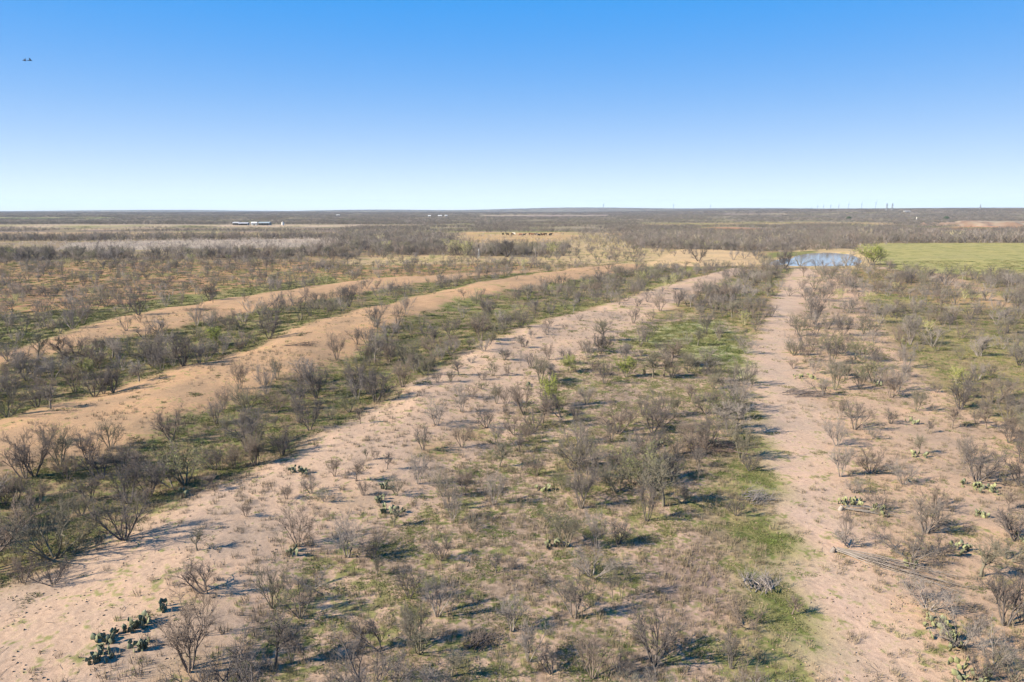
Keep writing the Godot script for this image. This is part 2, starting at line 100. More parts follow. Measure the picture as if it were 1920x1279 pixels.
var LONE_TREES := [
	[78.2,-202.9,4.22,6.32,"d"], [78.6,-197.1,4.4,6.14,"d"], [73.8,-199,3.24,5.58,"d"], [87,-195.2,3.22,3.96,"v"], [93.4,-204.9,1.82,3.19,"w"], [100.8,-199,3.54,5.58,"d"], [83.6,-220.2,2.28,4.11,"w"], [60.6,-222.6,5.3,7.62,"w", "lone tree with forked trunk on the bare tan mound"],
	[73.4,-227.5,4.11,4.25,"v", "small lone tree on the bare tan mound near the pond"], [87.1,-207,3.97,7.09,"d", "dark tree with splayed stems at the pond's near bank"], [96.5,-199,4.49,4.65,"t"], [100,-211.2,3.45,5.59,"w"], [105,-213.4,3.81,5.65,"w"], [111,-211.2,5.35,7.57,"y"], [83.2,-232.6,3.06,7.24,"d"], [79.6,-235.3,2.78,5.49,"d"],
	[-122.1,-238,4.95,7.77,"d"], [-134.8,-232.6,3.8,6.15,"d"], [34.9,-230,4.46,6.44,"d"], [40.3,-225,3.65,7,"d"], [-1.9,-249.5,5.54,9.69,"d"], [-20.4,-262.1,5.07,8.14,"d"],
]
var CACTI := [
	[-14.8, -22.4, 0.95, 34, 0, "prickly pear clump on pale sand, touching another clump just behind a third"],
	[-14.4, -21.5, 1, 36, 0, "prickly pear clump on pale sand, frontmost of four, with a long stalk"],
	[-14.2, -23.3, 1.1, 40, 0, "largest rounded prickly pear of four clumps on the pale sand strip"],
	[-13.4, -22.2, 0.9, 26, 0, "straggling prickly pear clump below the rounded one on pale sand"],
	[-13.7, -24.4, 0.7, 16, 0, "small dark prickly pear clump beside a thin-stemmed mesquite on sand"],
	[-13.0, -39.0, 0.8, 16, 0, "small dark prickly pear, one of two clumps side by side on sand"],
	[-12.4, -38.8, 0.8, 16, 0, "small dark prickly pear, one of two clumps side by side on sand"],
	[-7.2, -36.9, 0.9, 18, 1, "pale green prickly pear clump set apart behind two others on sand"],
	[-7.2, -35.3, 1, 22, 0, "dark prickly pear clump leading a row on the sand's edge"],
	[-6.4, -34.2, 1.3, 34, 1, "grey-green prickly pear with broad pads at the sand's edge"],
	[-10.0, -29.4, 0.9, 16, 0, "dark prickly pear half hidden behind mesquite stems at sand's edge"],
	[-18.4, -35.8, 1.2, 20, 0, "dark prickly pear in the green band by the pale sand"],
	[1.8, -37.6, 0.9, 14, 1, "spiky prickly pear on bare soil in weedy scrub"],
	[1.9, -30.8, 1.2, 20, 1, "yellow-tipped prickly pear among weeds under leaning mesquite"],
	[7.7, -43.6, 1, 14, 2, "yellow-green prickly pear clump on open soil in weedy scrub"],
	[10.1, -45.2, 1.2, 20, 0, "blue-green prickly pear clump next to a yellow-green one"],
	[18.8, -35.8, 1.5, 34, 2, "bright green prickly pear at the dirt track's edge by cut logs"],
	[19.8, -34.6, 1.6, 28, 2, "sprawling green prickly pear behind the bright one by the track"],
	[27.6, -37.5, 1.9, 34, 2, "wide row of green prickly pear under a dense mesquite on sand"],
	[27.0, -38.2, 1.1, 18, 2, "green prickly pear end of the wide row under dense mesquite"],
	[26.9, -43.2, 1.4, 24, 2, "yellow-green prickly pear below a small mesquite on open sand"],
	[31.3, -51.2, 1.4, 24, 1, "rounded green prickly pear on open sand across the track"],
	[28.3, -65.6, 1.5, 18, 2, "low yellow-green prickly pear row by the track, first clump"],
	[29.7, -65.4, 1.6, 20, 2, "low yellow-green prickly pear row by the track, second clump"],
	[34.9, -62.8, 1.4, 16, 1, "dark green low prickly pear between mesquites across the track"],
	[35.6, -66.7, 2.2, 24, 0, "wide blue-green prickly pear under mesquites across the track"],
	[16.4, -24.2, 1.5, 30, 1, "blue-green prickly pear at the track's curving edge"],
	[16.4, -23.2, 1.5, 28, 1, "blue-green prickly pear trailing under a mesquite by the track"],
	[16.0, -21.5, 1.7, 40, 2, "large bright green prickly pear at the track's edge"],
	[18.4, -28.9, 1, 16, 2, "small pale green prickly pear at the foot of a spreading mesquite"],
	[21.6, -30.4, 1.6, 22, 1, "olive green prickly pear behind spreading mesquite across the track"],
	[-8.9, -80.8, 0.9, 10, 0, "small dark prickly pear on the sand crest"],
	[-0.9, -74.1, 1.1, 10, 0, "tiny dark prickly pear pair of pads on pale sand strip"],
	[1.5, -61.4, 0.9, 12, 0, "small dark prickly pear in front of yellow-tipped mesquite"],
	[49.5, -85.4, 2, 20, 2, "far yellow-green prickly pear patch in weedy ground across the track"],
	[41.2, -77.3, 2.2, 22, 0, "dark prickly pear patch in shade across the track"],
	[25.3, -31.4, 1, 14, 0, "dark prickly pear on open sand past the spreading mesquites"],
	[52.5, -96.1, 2, 16, 1, "far grey-green prickly pear patch among mesquites across the track"],
	[-3.5, -23.2, 0.5, 8, 1, "few pale prickly pear pads at the foot of a many-stemmed mesquite"],
	[25.2, -34.2, 1.2, 16, 1, "low green prickly pear on sand near a lone sapling"],
]
var POND := [108.1, -258.8, 120.0, -276.0, 132.0, -283.6, 133.2, -272.4, 128.1, -255.6, 116.8, -230.0, 105.9, -211.2, 97.2, -208.0, 92.0, -209.1, 87.5, -208.0, 85.9, -211.2, 97.0, -235.3]
var POND_ARM := [84.5, -222.6, 91.5, -235.3, 99.6, -246.5, 98.8, -240.8, 89.4, -222.6, 84.1, -213.4, 80.6, -211.2]
const BIRDS := [-65.6, 36.3, -98.4, -85.4, 42.1, -126.7]
const BLUFF := [583.9, -818.3]


const X0 := -400.0   # the surveyed ground: 800 m by 600 m, one control pixel for every half metre
const Z0 := -500.0
const CW := 1600
const CH := 1200
const SOIL_SAND := Color(0.71, 0.61, 0.53)
var soil_map: Image
var cover_map: Image      # r green cover, g litter, b shrubs per 100 m2 / 20, a terrace rise
var tall_map: Image       # r shrub height / 8
var soft_cover: Image
var far_soil: Image
var far_cover: Image      # r shrubs per 100 m2 / 20, g shrub height / 8
var rise := PackedFloat32Array()   # heights on a 2 m grid, 401 by 301
var micro := FastNoiseLite.new()
var micro2 := FastNoiseLite.new()
var zone_polygons := {}

# ------------------------------------------------------------------ small helpers
class Buf:
	var v := PackedVector3Array()
	var n := PackedVector3Array()
	var t := PackedInt32Array()
	func tube(pts: PackedVector3Array, rad: PackedFloat32Array, sides: int, tip := false) -> void:
		var first := v.size()
		var count := pts.size()
		for i in count:
			var d: Vector3 = (pts[mini(i + 1, count - 1)] - pts[maxi(i - 1, 0)]).normalized()
			var a: Vector3 = d.cross(Vector3(0.31, 0.17, 0.93)).normalized()
			var b: Vector3 = d.cross(a)
			var last := tip and i == count - 1
			for k in (1 if last else sides):
				var an := TAU * k / sides
				var o: Vector3 = a * cos(an) + b * sin(an)
				v.append(pts[i] if last else pts[i] + o * rad[i])
				n.append(d if last else o)
		for i in count - 1:
			var p := first + i * sides
			if tip and i == count - 2:
				for k in sides:
					t.append_array(PackedInt32Array([p + k, p + sides, p + (k + 1) % sides]))
			else:
				for k in sides:
					var k2 := (k + 1) % sides
					t.append_array(PackedInt32Array([p + k, p + sides + k, p + k2, p + k2, p + sides + k, p + sides + k2]))
	func tri(a: Vector3, b: Vector3, c: Vector3) -> void:
		var nn := (c - a).cross(b - a).normalized()
		var f := v.size()
		v.append_array(PackedVector3Array([a, b, c]))
		n.append_array(PackedVector3Array([nn, nn, nn]))
		t.append_array(PackedInt32Array([f, f + 1, f + 2]))
	func quad(a: Vector3, b: Vector3, c: Vector3, d: Vector3) -> void:
		tri(a, b, c)
		tri(a, c, d)
	func box(c: Vector3, s: Vector3, turn := 0.0) -> void:
		var h := s * 0.5
		var q := Basis(Vector3.UP, turn)
		var p := []
		for i in 8:
			p.append(c + q * Vector3(h.x if i & 1 else -h.x, h.y if i & 2 else -h.y, h.z if i & 4 else -h.z))
		for f in [[0, 1, 3, 2], [5, 4, 6, 7], [4, 0, 2, 6], [1, 5, 7, 3], [2, 3, 7, 6], [4, 5, 1, 0]]:
			quad(p[f[0]], p[f[1]], p[f[2]], p[f[3]])
	func add(o: Buf, x: Transform3D) -> void:
		var f := v.size()
		for p in o.v:
			v.append(x * p)
		for q in o.n:
			n.append((x.basis * q).normalized())
		for i in o.t:
			t.append(f + i)
	func mesh(m: Material = null) -> ArrayMesh:
		var a := []
		a.resize(Mesh.ARRAY_MAX)
		a[Mesh.ARRAY_VERTEX] = v
		a[Mesh.ARRAY_NORMAL] = n
		a[Mesh.ARRAY_INDEX] = t
		var out := ArrayMesh.new()
		out.add_surface_from_arrays(Mesh.PRIMITIVE_TRIANGLES, a)
		if m:
			out.surface_set_material(0, m)
		return out


func numbered(called: String) -> String:
	var k: int = used_names.get(called, 0)
	used_names[called] = k + 1
	return called if k == 0 else "%s_%03d" % [called, k]


func tag(o: Node, label: String, category: String, group := "", kind := "") -> void:
	o.set_meta("label", label)
	o.set_meta("category", category)
	if group:
		o.set_meta("group", group)
	if kind:
		o.set_meta("kind", kind)


func base(called: String, at: Vector3, turn := 0.0) -> Node3D:
	var o := Node3D.new()
	o.name = numbered(called)
	add_child(o)
	o.position = at
	o.rotation.y = turn
	return o


func part(called: String, m: Mesh, parent: Node, mat: Material = null) -> MeshInstance3D:
	var o := MeshInstance3D.new()
	o.name = called if parent != self else numbered(called)
	o.mesh = m
	if mat:
		o.set_surface_override_material(0, mat)
	parent.add_child(o, true)
	return o


func paint(c: Color, rough := 0.9, from_copies := false) -> StandardMaterial3D:
	# c: real-world base colour, linear
	var m := StandardMaterial3D.new()
	m.albedo_color = c.linear_to_srgb()
	m.roughness = rough
	m.metallic_specular = 0.3
	m.vertex_color_use_as_albedo = from_copies
	return m


func copies(called: String, m: Mesh, places: Array[Transform3D], tints: PackedColorArray, label: String, category: String) -> void:
	if places.is_empty():
		return
	var mm := MultiMesh.new()
	mm.transform_format = MultiMesh.TRANSFORM_3D
	mm.use_colors = true
	mm.mesh = m
	mm.instance_count = places.size()
	for i in places.size():
		mm.set_instance_transform(i, places[i])
		mm.set_instance_color(i, tints[i])
	var o := MultiMeshInstance3D.new()
	o.name = numbered(called)
	o.multimesh = mm
	tag(o, label, category, "", "stuff")
	add_child(o)


func ss(a: float, b: float, x: float) -> float:
	var t := clampf((x - a) / (b - a), 0.0, 1.0)
	return t * t * (3.0 - 2.0 * t)


func hills(x: float, z: float) -> float:
	var d := -z
	var h := 13.0 * ss(500, 3200, d)
	h += 16.0 * ss(200, 1500, x) * ss(650, 2200, d)
	h += (26.0 + 12.0 * sin(x * 0.0011 + 1.0) + 8.0 * sin(x * 0.0031)) * ss(3800, 7500, d) * (0.25 + 0.75 * ss(-5400, -2600, x))
	return h


func ground_at(x: float, z: float) -> float:
	var u := (x - X0) * 0.5
	var w := (z - Z0) * 0.5
	if u <= 0.0 or w <= 0.0 or u >= 400.0 or w >= 300.0:
		return hills(x, z)
	var i := int(u)
	var j := int(w)
	var a := u - i
	var b := w - j
	var k := j * 401 + i
	return lerpf(lerpf(rise[k], rise[k + 1], a), lerpf(rise[k + 401], rise[k + 402], a), b)


func on_ground(x: float, z: float, sink := 0.0) -> Vector3:
	return Vector3(x, ground_at(x, z) - sink, z)


func fill_outline(im: Image, flat: Array, c: Color, x0: float, z0: float, cell: float) -> void:
	var n := flat.size() / 2
	var zlo := 1e9
	var zhi := -1e9
	for i in n:
		zlo = minf(zlo, flat[i * 2 + 1])
		zhi = maxf(zhi, flat[i * 2 + 1])
	var r0 := maxi(0, int(ceil((zlo - z0) / cell - 0.5)))
	var r1 := mini(im.get_height() - 1, int(floor((zhi - z0) / cell - 0.5)))
	for r in range(r0, r1 + 1):
		var z := z0 + (r + 0.5) * cell
		var xs: Array[float] = []
		for i in n:
			var ax: float = flat[i * 2]
			var az: float = flat[i * 2 + 1]
			var j := (i + 1) % n
			var bx: float = flat[j * 2]
			var bz: float = flat[j * 2 + 1]
			if (az > z) != (bz > z):
				xs.append(ax + (bx - ax) * (z - az) / (bz - az))
		xs.sort()
		for k in xs.size() / 2:
			var a := clampi(int(round((xs[k * 2] - x0) / cell)), 0, im.get_width())
			var b := clampi(int(round((xs[k * 2 + 1] - x0) / cell)), 0, im.get_width())
			if b > a:
				im.fill_rect(Rect2i(a, r, b - a, 1), c)


func soften(im: Image, by: int) -> void:
	var w := im.get_width()
	var h := im.get_height()
	im.resize(w / by, h / by, Image.INTERPOLATE_BILINEAR)
	im.resize(w, h, Image.INTERPOLATE_CUBIC)


func outline2(flat: Array) -> PackedVector2Array:
	var out := PackedVector2Array()
	for i in flat.size() / 2:
		out.append(Vector2(flat[i * 2], flat[i * 2 + 1]))
	return out

func _ready() -> void:
	# camera: 16 m above the ground, tilted 10.7 degrees down
	var cam := Camera3D.new()
	cam.name = "camera"
	cam.position = Vector3(0, 16, 0)
	cam.rotation_degrees = Vector3(-10.6845, 0, 0)
	cam.fov = 53.094
	cam.near = 0.5
	cam.far = 30000
	add_child(cam)
	cam.current = true
	var sky := ProceduralSkyMaterial.new()
	sky.sky_top_color = Color(0.0, 0.098, 0.28).linear_to_srgb()
	sky.sky_horizon_color = Color(0.31, 0.343, 0.338).linear_to_srgb()
	sky.sky_curve = 0.6 / 8.6
	sky.ground_bottom_color = Color(0.2, 0.16, 0.12).linear_to_srgb()
	sky.ground_horizon_color = Color(0.28, 0.26, 0.24).linear_to_srgb()
	var env := Environment.new()
	env.background_mode = Environment.BG_SKY
	env.sky = Sky.new()
	env.sky.sky_material = sky
	env.tonemap_mode = Environment.TONE_MAPPER_LINEAR
	env.tonemap_exposure = 3.25
	env.sdfgi_enabled = true
	env.ssao_enabled = true
	env.ssil_enabled = true
	env.fog_enabled = true
	env.fog_density = 0.00005
	env.fog_light_color = Color(0.72, 0.84, 0.97)
	var world := WorldEnvironment.new()
	world.name = "world"
	world.environment = env
	add_child(world)
	# sun: low in the sky, shadows fall to the side and slightly away
	var sun := DirectionalLight3D.new()
	sun.name = "sun"
	var e := deg_to_rad(31.0)
	var a := deg_to_rad(19.0)
	sun.look_at_from_position(Vector3.ZERO, Vector3(cos(e) * cos(a), -sin(e), -cos(e) * sin(a)))
	sun.light_color = Color(1.0, 0.945, 0.85)
	sun.light_energy = 1.6
	sun.light_angular_distance = 0.55
	sun.shadow_enabled = true
	sun.sky_mode = DirectionalLight3D.SKY_MODE_LIGHT_ONLY
	add_child(sun)
	survey()
	make_ground()
	make_pond()
	make_forms()
	plant_trees()
	far_brush()
	make_things()
	ground_cover()

# ------------------------------------------------------------------ the ground
func survey() -> void:
	soil_map = Image.create(CW, CH, false, Image.FORMAT_RGB8)
	soil_map.fill(Color(0.6, 0.51, 0.4))
	cover_map = Image.create(CW, CH, false, Image.FORMAT_RGBA8)
	cover_map.fill(Color(0.35, 0.4, 0.2, 0.0))
	tall_map = Image.create(CW, CH, false, Image.FORMAT_L8)
	tall_map.fill(Color(0.35, 0.35, 0.35))
	for q in ZONES:
		fill_outline(soil_map, q[7], q[1], X0, Z0, 0.5)
		fill_outline(cover_map, q[7], Color(q[2], q[3], q[4] / 20.0, q[6]), X0, Z0, 0.5)
		var t: float = q[5] / 8.0
		fill_outline(tall_map, q[7], Color(t, t, t), X0, Z0, 0.5)
		zone_polygons[q[0]] = outline2(q[7])
	far_soil = Image.create(1400, 1200, false, Image.FORMAT_RGB8)
	far_soil.fill(Color(0.5, 0.45, 0.4))
	far_cover = Image.create(1400, 1200, false, Image.FORMAT_RGB8)
	far_cover.fill(Color(0.16, 0.5, 0.0))
	for q in FAR_ZONES:
		fill_outline(far_soil, q[4], q[1], -7000, -10000, 10.0)
		fill_outline(far_cover, q[4], Color(q[2] / 20.0, q[3] / 8.0, 0.0), -7000, -10000, 10.0)
	# heights: low terrace ridges under the sand strips, and the scooped bed of the pond
	var ridge := Image.create(CW, CH, false, Image.FORMAT_L8)
	var bed := Image.create(CW, CH, false, Image.FORMAT_L8)
	for q in ZONES:
		var b: float = q[6]
		fill_outline(ridge, q[7], Color(b, b, b), X0, Z0, 0.5)
	fill_outline(bed, POND, Color.WHITE, X0, Z0, 0.5)
	fill_outline(bed, POND_ARM, Color.WHITE, X0, Z0, 0.5)
	soften(ridge, 10)
	soften(bed, 4)
	var wide := FastNoiseLite.new()
	wide.seed = 5
	wide.frequency = 0.012
	rise.resize(401 * 301)
	for j in 301:
		for i in 401:
			var x := X0 + i * 2.0
			var z := Z0 + j * 2.0
			var px := clampi(i * 4, 0, CW - 1)
			var pz := clampi(j * 4, 0, CH - 1)
			var edge := ss(0, 40, minf(minf(x - X0, -X0 - x), minf(z - Z0, 100.0 - z)))
			var b: float = bed.get_pixel(px, pz).r
			var h: float = ridge.get_pixel(px, pz).r * 0.85 + wide.get_noise_2d(x, z) * 0.3 * (1.0 - b) - b * 1.1
			rise[j * 401 + i] = h * edge
	micro.seed = 11
	micro.frequency = 0.9
	micro.fractal_octaves = 3
	micro2.seed = 12
	micro2.frequency = 0.11
	micro2.fractal_octaves = 2


func speckle(sd: int, period: float, octaves: int, w: int, h: int) -> PackedByteArray:
	var n := FastNoiseLite.new()
	n.seed = sd
	n.noise_type = FastNoiseLite.TYPE_SIMPLEX_SMOOTH
	n.frequency = 1.0 / period
	n.fractal_octaves = octaves
	n.fractal_gain = 0.6
	return n.get_image(w, h, false, false, true).get_data()


# colours every texel from its zone: soil, then litter, then green cover, each broken up by noise of three sizes
func weave(soil: PackedByteArray, cover: PackedByteArray, coarse: PackedByteArray, mid: PackedByteArray, fine: PackedByteArray, w: int, r0: int, r1: int, patchy: float) -> PackedByteArray:
	var out := PackedByteArray()
	out.resize((r1 - r0) * w * 3)
	var o := 0
	for p in range(r0 * w, r1 * w):
		var nb := coarse[p] * 0.00392157 - 0.5
		var nm := mid[p] * 0.00392157 - 0.5
		var nf := fine[p] * 0.00392157 - 0.5
		var tone := 1.0 + nb * 0.20 + nm * 0.10 + nf * 0.17
		var s := p * 3
		var r := soil[s] * tone
		var g := soil[s + 1] * (tone - nb * 0.05)
		var b := soil[s + 2] * (tone - nb * 0.10)
		var c := p * 4
		var li := clampf((cover[c + 1] * 0.00392157 - 0.62 - nb * 0.7 + nf * 1.1) * 2.2 + 0.5, 0.0, 1.0) * 0.5
		r += (76.0 - r) * li
		g += (65.0 - g) * li
		b += (56.0 - b) * li
		var gm := clampf((cover[c] * 0.00392157 - 0.56 + nm * 1.5 * patchy + nb * 0.8 + nf * 1.1) * 2.6 + 0.5, 0.0, 1.0) * 0.82
		var dry := clampf(0.45 + nb * 1.2 - nm * 0.6, 0.0, 1.0)
		var lum := 1.0 + nf * 0.5
		r += ((72.0 + 46.0 * dry) * lum - r) * gm
		g += ((82.0 + 31.0 * dry) * lum - g) * gm
		b += ((42.0 + 32.0 * dry) * lum - b) * gm
		out[o] = clampi(int(r), 0, 255)
		out[o + 1] = clampi(int(g), 0, 255)
		out[o + 2] = clampi(int(b), 0, 255)
		o += 3
	return out


func woven(soil: Image, cover: Image, w: int, h: int, coarse: PackedByteArray, mid: PackedByteArray, fine: PackedByteArray, patchy: float) -> ImageTexture:
	soil.resize(w, h, Image.INTERPOLATE_BILINEAR)
	cover.resize(w, h, Image.INTERPOLATE_BILINEAR)
	var sd := soil.get_data()
	var cd := cover.get_data()
	var strips := []
	strips.resize(8)
	var step := h / 8
	var job := WorkerThreadPool.add_group_task(func(i: int): strips[i] = weave(sd, cd, coarse, mid, fine, w, i * step, (i + 1) * step, patchy), 8)
	WorkerThreadPool.wait_for_group_task_completion(job)
	var all := PackedByteArray()
	for q in strips:
		all.append_array(q)
	return ImageTexture.create_from_image(Image.create_from_data(w, h, false, Image.FORMAT_RGB8, all))


func soil_material(tex: Texture2D, grain: Texture2D, relief: Texture2D, centimetres: float) -> StandardMaterial3D:
	var m := StandardMaterial3D.new()
	m.albedo_texture = tex
	m.roughness = 0.97
	m.metallic_specular = 0.15
	m.texture_repeat = true
	m.detail_enabled = true
	m.detail_albedo = grain
	m.detail_blend_mode = BaseMaterial3D.BLEND_MODE_MUL
	m.detail_uv_layer = BaseMaterial3D.DETAIL_UV_2
	if relief:
		m.heightmap_enabled = true
		m.heightmap_texture = relief
		m.heightmap_scale = centimetres
	return m


func grid_surface(mesh: ArrayMesh, xa: float, za: float, nx: int, nz: int, cell: float, tile: float, height: Callable, hole: Rect2, mat: Material) -> void:
	var v := PackedVector3Array()
	var uv := PackedVector2Array()
	var uv2 := PackedVector2Array()
	var t := PackedInt32Array()
	v.resize((nx + 1) * (nz + 1))
	uv.resize(v.size())
	uv2.resize(v.size())
	var k := 0
	for j in nz + 1:
		for i in nx + 1:
			var x := xa + i * cell
			var z := za + j * cell
			v[k] = Vector3(x, height.call(x, z, i == 0 or j == 0 or i == nx or j == nz), z)
			uv[k] = Vector2(float(i) / nx, float(j) / nz)
			uv2[k] = Vector2(x, z) / tile
			k += 1
	for j in nz:
		for i in nx:
			if hole.has_point(Vector2(xa + (i + 0.5) * cell, za + (j + 0.5) * cell)):
				continue
			var p := j * (nx + 1) + i
			t.append_array(PackedInt32Array([p, p + 1, p + nx + 1, p + 1, p + nx + 2, p + nx + 1]))
	var n := PackedVector3Array()
	n.resize(v.size())
	for j in nz + 1:
		for i in nx + 1:
			var p := j * (nx + 1) + i
			var l := v[p - 1] if i > 0 else v[p]
			var r := v[p + 1] if i < nx else v[p]
			var u := v[p - nx - 1] if j > 0 else v[p]
			var d := v[p + nx + 1] if j < nz else v[p]
			n[p] = (d - u).cross(r - l).normalized()
	var a := []
	a.resize(Mesh.ARRAY_MAX)
	a[Mesh.ARRAY_VERTEX] = v
	a[Mesh.ARRAY_NORMAL] = n
	a[Mesh.ARRAY_TEX_UV] = uv
	a[Mesh.ARRAY_TEX_UV2] = uv2
	a[Mesh.ARRAY_INDEX] = t
	mesh.add_surface_from_arrays(Mesh.PRIMITIVE_TRIANGLES, a)
	mesh.surface_set_material(mesh.get_surface_count() - 1, mat)


func near_height(x: float, z: float, edge: bool) -> float:
	var h := ground_at(x, z)
	if edge:
		return h
	return h + micro.get_noise_2d(x, z) * 0.018 + micro2.get_noise_2d(x, z) * 0.05


func make_ground() -> void:
	var w := 2048
	var h := 1536
	var coarse := speckle(21, 113.3, 4, w, h)
	var mid := speckle(22, 23.7, 3, w, h)
	var fine := speckle(23, 5.37, 2, w, h)
	soft_cover = cover_map.duplicate()
	soften(soft_cover, 4)
	var soft_soil := soil_map.duplicate()
	soften(soft_soil, 4)
	var near_tex := woven(soft_soil.get_region(Rect2i(672, 784, 256, 192)), soft_cover.get_region(Rect2i(672, 784, 256, 192)), w, h, coarse, mid, fine, 1.0)
	var wide_tex := woven(soft_soil, soft_cover.duplicate(), w, h, coarse, mid, fine, 0.8)
	var far_a := far_cover.duplicate()
	far_a.convert(Image.FORMAT_RGBA8)
	far_a.fill(Color(0.3, 0.5, 0.0, 1.0))
	var far_tex := woven(far_soil.duplicate(), far_a, 1024, 768, speckle(24, 60.3, 4, 1024, 768), speckle(25, 13.7, 3, 1024, 768), speckle(26, 4.3, 2, 1024, 768), 0.5)
	# fine grain that repeats every few metres
	var grain_noise := FastNoiseLite.new()
	grain_noise.seed = 31
	grain_noise.frequency = 0.09
	grain_noise.fractal_octaves = 4
	grain_noise.fractal_gain = 0.7
	var grain_im := grain_noise.get_seamless_image(512, 512)
	var gd := grain_im.get_data()
	var rgb := PackedByteArray()
	rgb.resize(512 * 512 * 3)
	for i in 512 * 512:
		var q := clampi(int(240 + (gd[i] - 128) * 0.36), 130, 255)
		rgb[i * 3] = q
		rgb[i * 3 + 1] = q
		rgb[i * 3 + 2] = q
	var grain := ImageTexture.create_from_image(Image.create_from_data(512, 512, false, Image.FORMAT_RGB8, rgb))
	var relief_bytes := PackedByteArray()
	relief_bytes.resize(w * h)
	for i in w * h:
		relief_bytes[i] = (mid[i] + 3 * fine[i]) >> 2
	var relief := ImageTexture.create_from_image(Image.create_from_data(w, h, false, Image.FORMAT_L8, relief_bytes))
	var mesh := ArrayMesh.new()
	grid_surface(mesh, -64, -108, 640, 480, 0.2, 3.0, near_height, Rect2(), soil_material(near_tex, grain, relief, 2.5))
	grid_surface(mesh, X0, Z0, 400, 300, 2.0, 9.0, func(x, z, _e): return ground_at(x, z), Rect2(-64, -108, 128, 96), soil_material(wide_tex, grain, null, 0.0))
	grid_surface(mesh, -7000, -10000, 140, 120, 100.0, 130.0, func(x, z, _e): return hills(x, z), Rect2(X0, Z0, 800, 600), soil_material(far_tex, grain, null, 0.0))
	var o := part("ground", mesh, self)
	tag(o, "dry rangeland ground of pale sand strips and green weedy bands", "ground", "", "structure")


func make_pond() -> void:
	var m := StandardMaterial3D.new()
	m.albedo_color = Color(0.15, 0.145, 0.15).linear_to_srgb()
	m.roughness = 0.06
	m.metallic_specular = 0.5
	var nt := FastNoiseLite.new()
	nt.seed = 41
	nt.frequency = 0.05
	var nim := nt.get_seamless_image(256, 256)
	nim.bump_map_to_normal_map(2.0)
	m.normal_enabled = true
	m.normal_texture = ImageTexture.create_from_image(nim)
	m.normal_scale = 0.07
	m.uv1_triplanar = true
	m.uv1_world_triplanar = true
	m.uv1_scale = Vector3(0.35, 0.35, 0.35)
	# only the hollow of the bed lies below the sheet, so the shore draws the outline
	var pieces := Geometry2D.offset_polygon(outline2(POND), 5.0) + Geometry2D.offset_polygon(outline2(POND_ARM), 5.0)
	var st := Buf.new()
	var whole: Array = Geometry2D.merge_polygons(pieces[0], pieces[1])
	for q in whole:
		if Geometry2D.is_polygon_clockwise(q):
			continue
		for i in Geometry2D.triangulate_polygon(q):
			var p: Vector2 = q[i]
			st.t.append(st.v.size())
			st.v.append(Vector3(p.x, -0.32, p.y))
			st.n.append(Vector3.UP)
	var o := part("pond_water", st.mesh(m), self)
	tag(o, "still blue stock pond water beyond the dirt track", "pond", "", "structure")

# ------------------------------------------------------------------ trees
func crooked(p: Vector3, dir: Vector3, length: float, steps: int, wild: float, lift: float) -> PackedVector3Array:
	var pts := PackedVector3Array([p])
	var d := dir.normalized()
	for i in steps:
		d = (d + Vector3(rng.randf_range(-1, 1), rng.randf_range(-1, 1), rng.randf_range(-1, 1)) * wild + Vector3.UP * lift).normalized()
		p += d * length / steps
		pts.append(p)
	return pts


func taper(a: float, b: float, n: int) -> PackedFloat32Array:
	var out := PackedFloat32Array()
	for i in n:
		out.append(lerpf(a, b, float(i) / (n - 1)))
	return out


func beside(d: Vector3, angle: float) -> Vector3:
	var a := d.cross(Vector3(rng.randf_range(-1, 1), rng.randf_range(-1, 1), rng.randf_range(-1, 1))).normalized()
	return (d * cos(angle) + a * sin(angle)).normalized()


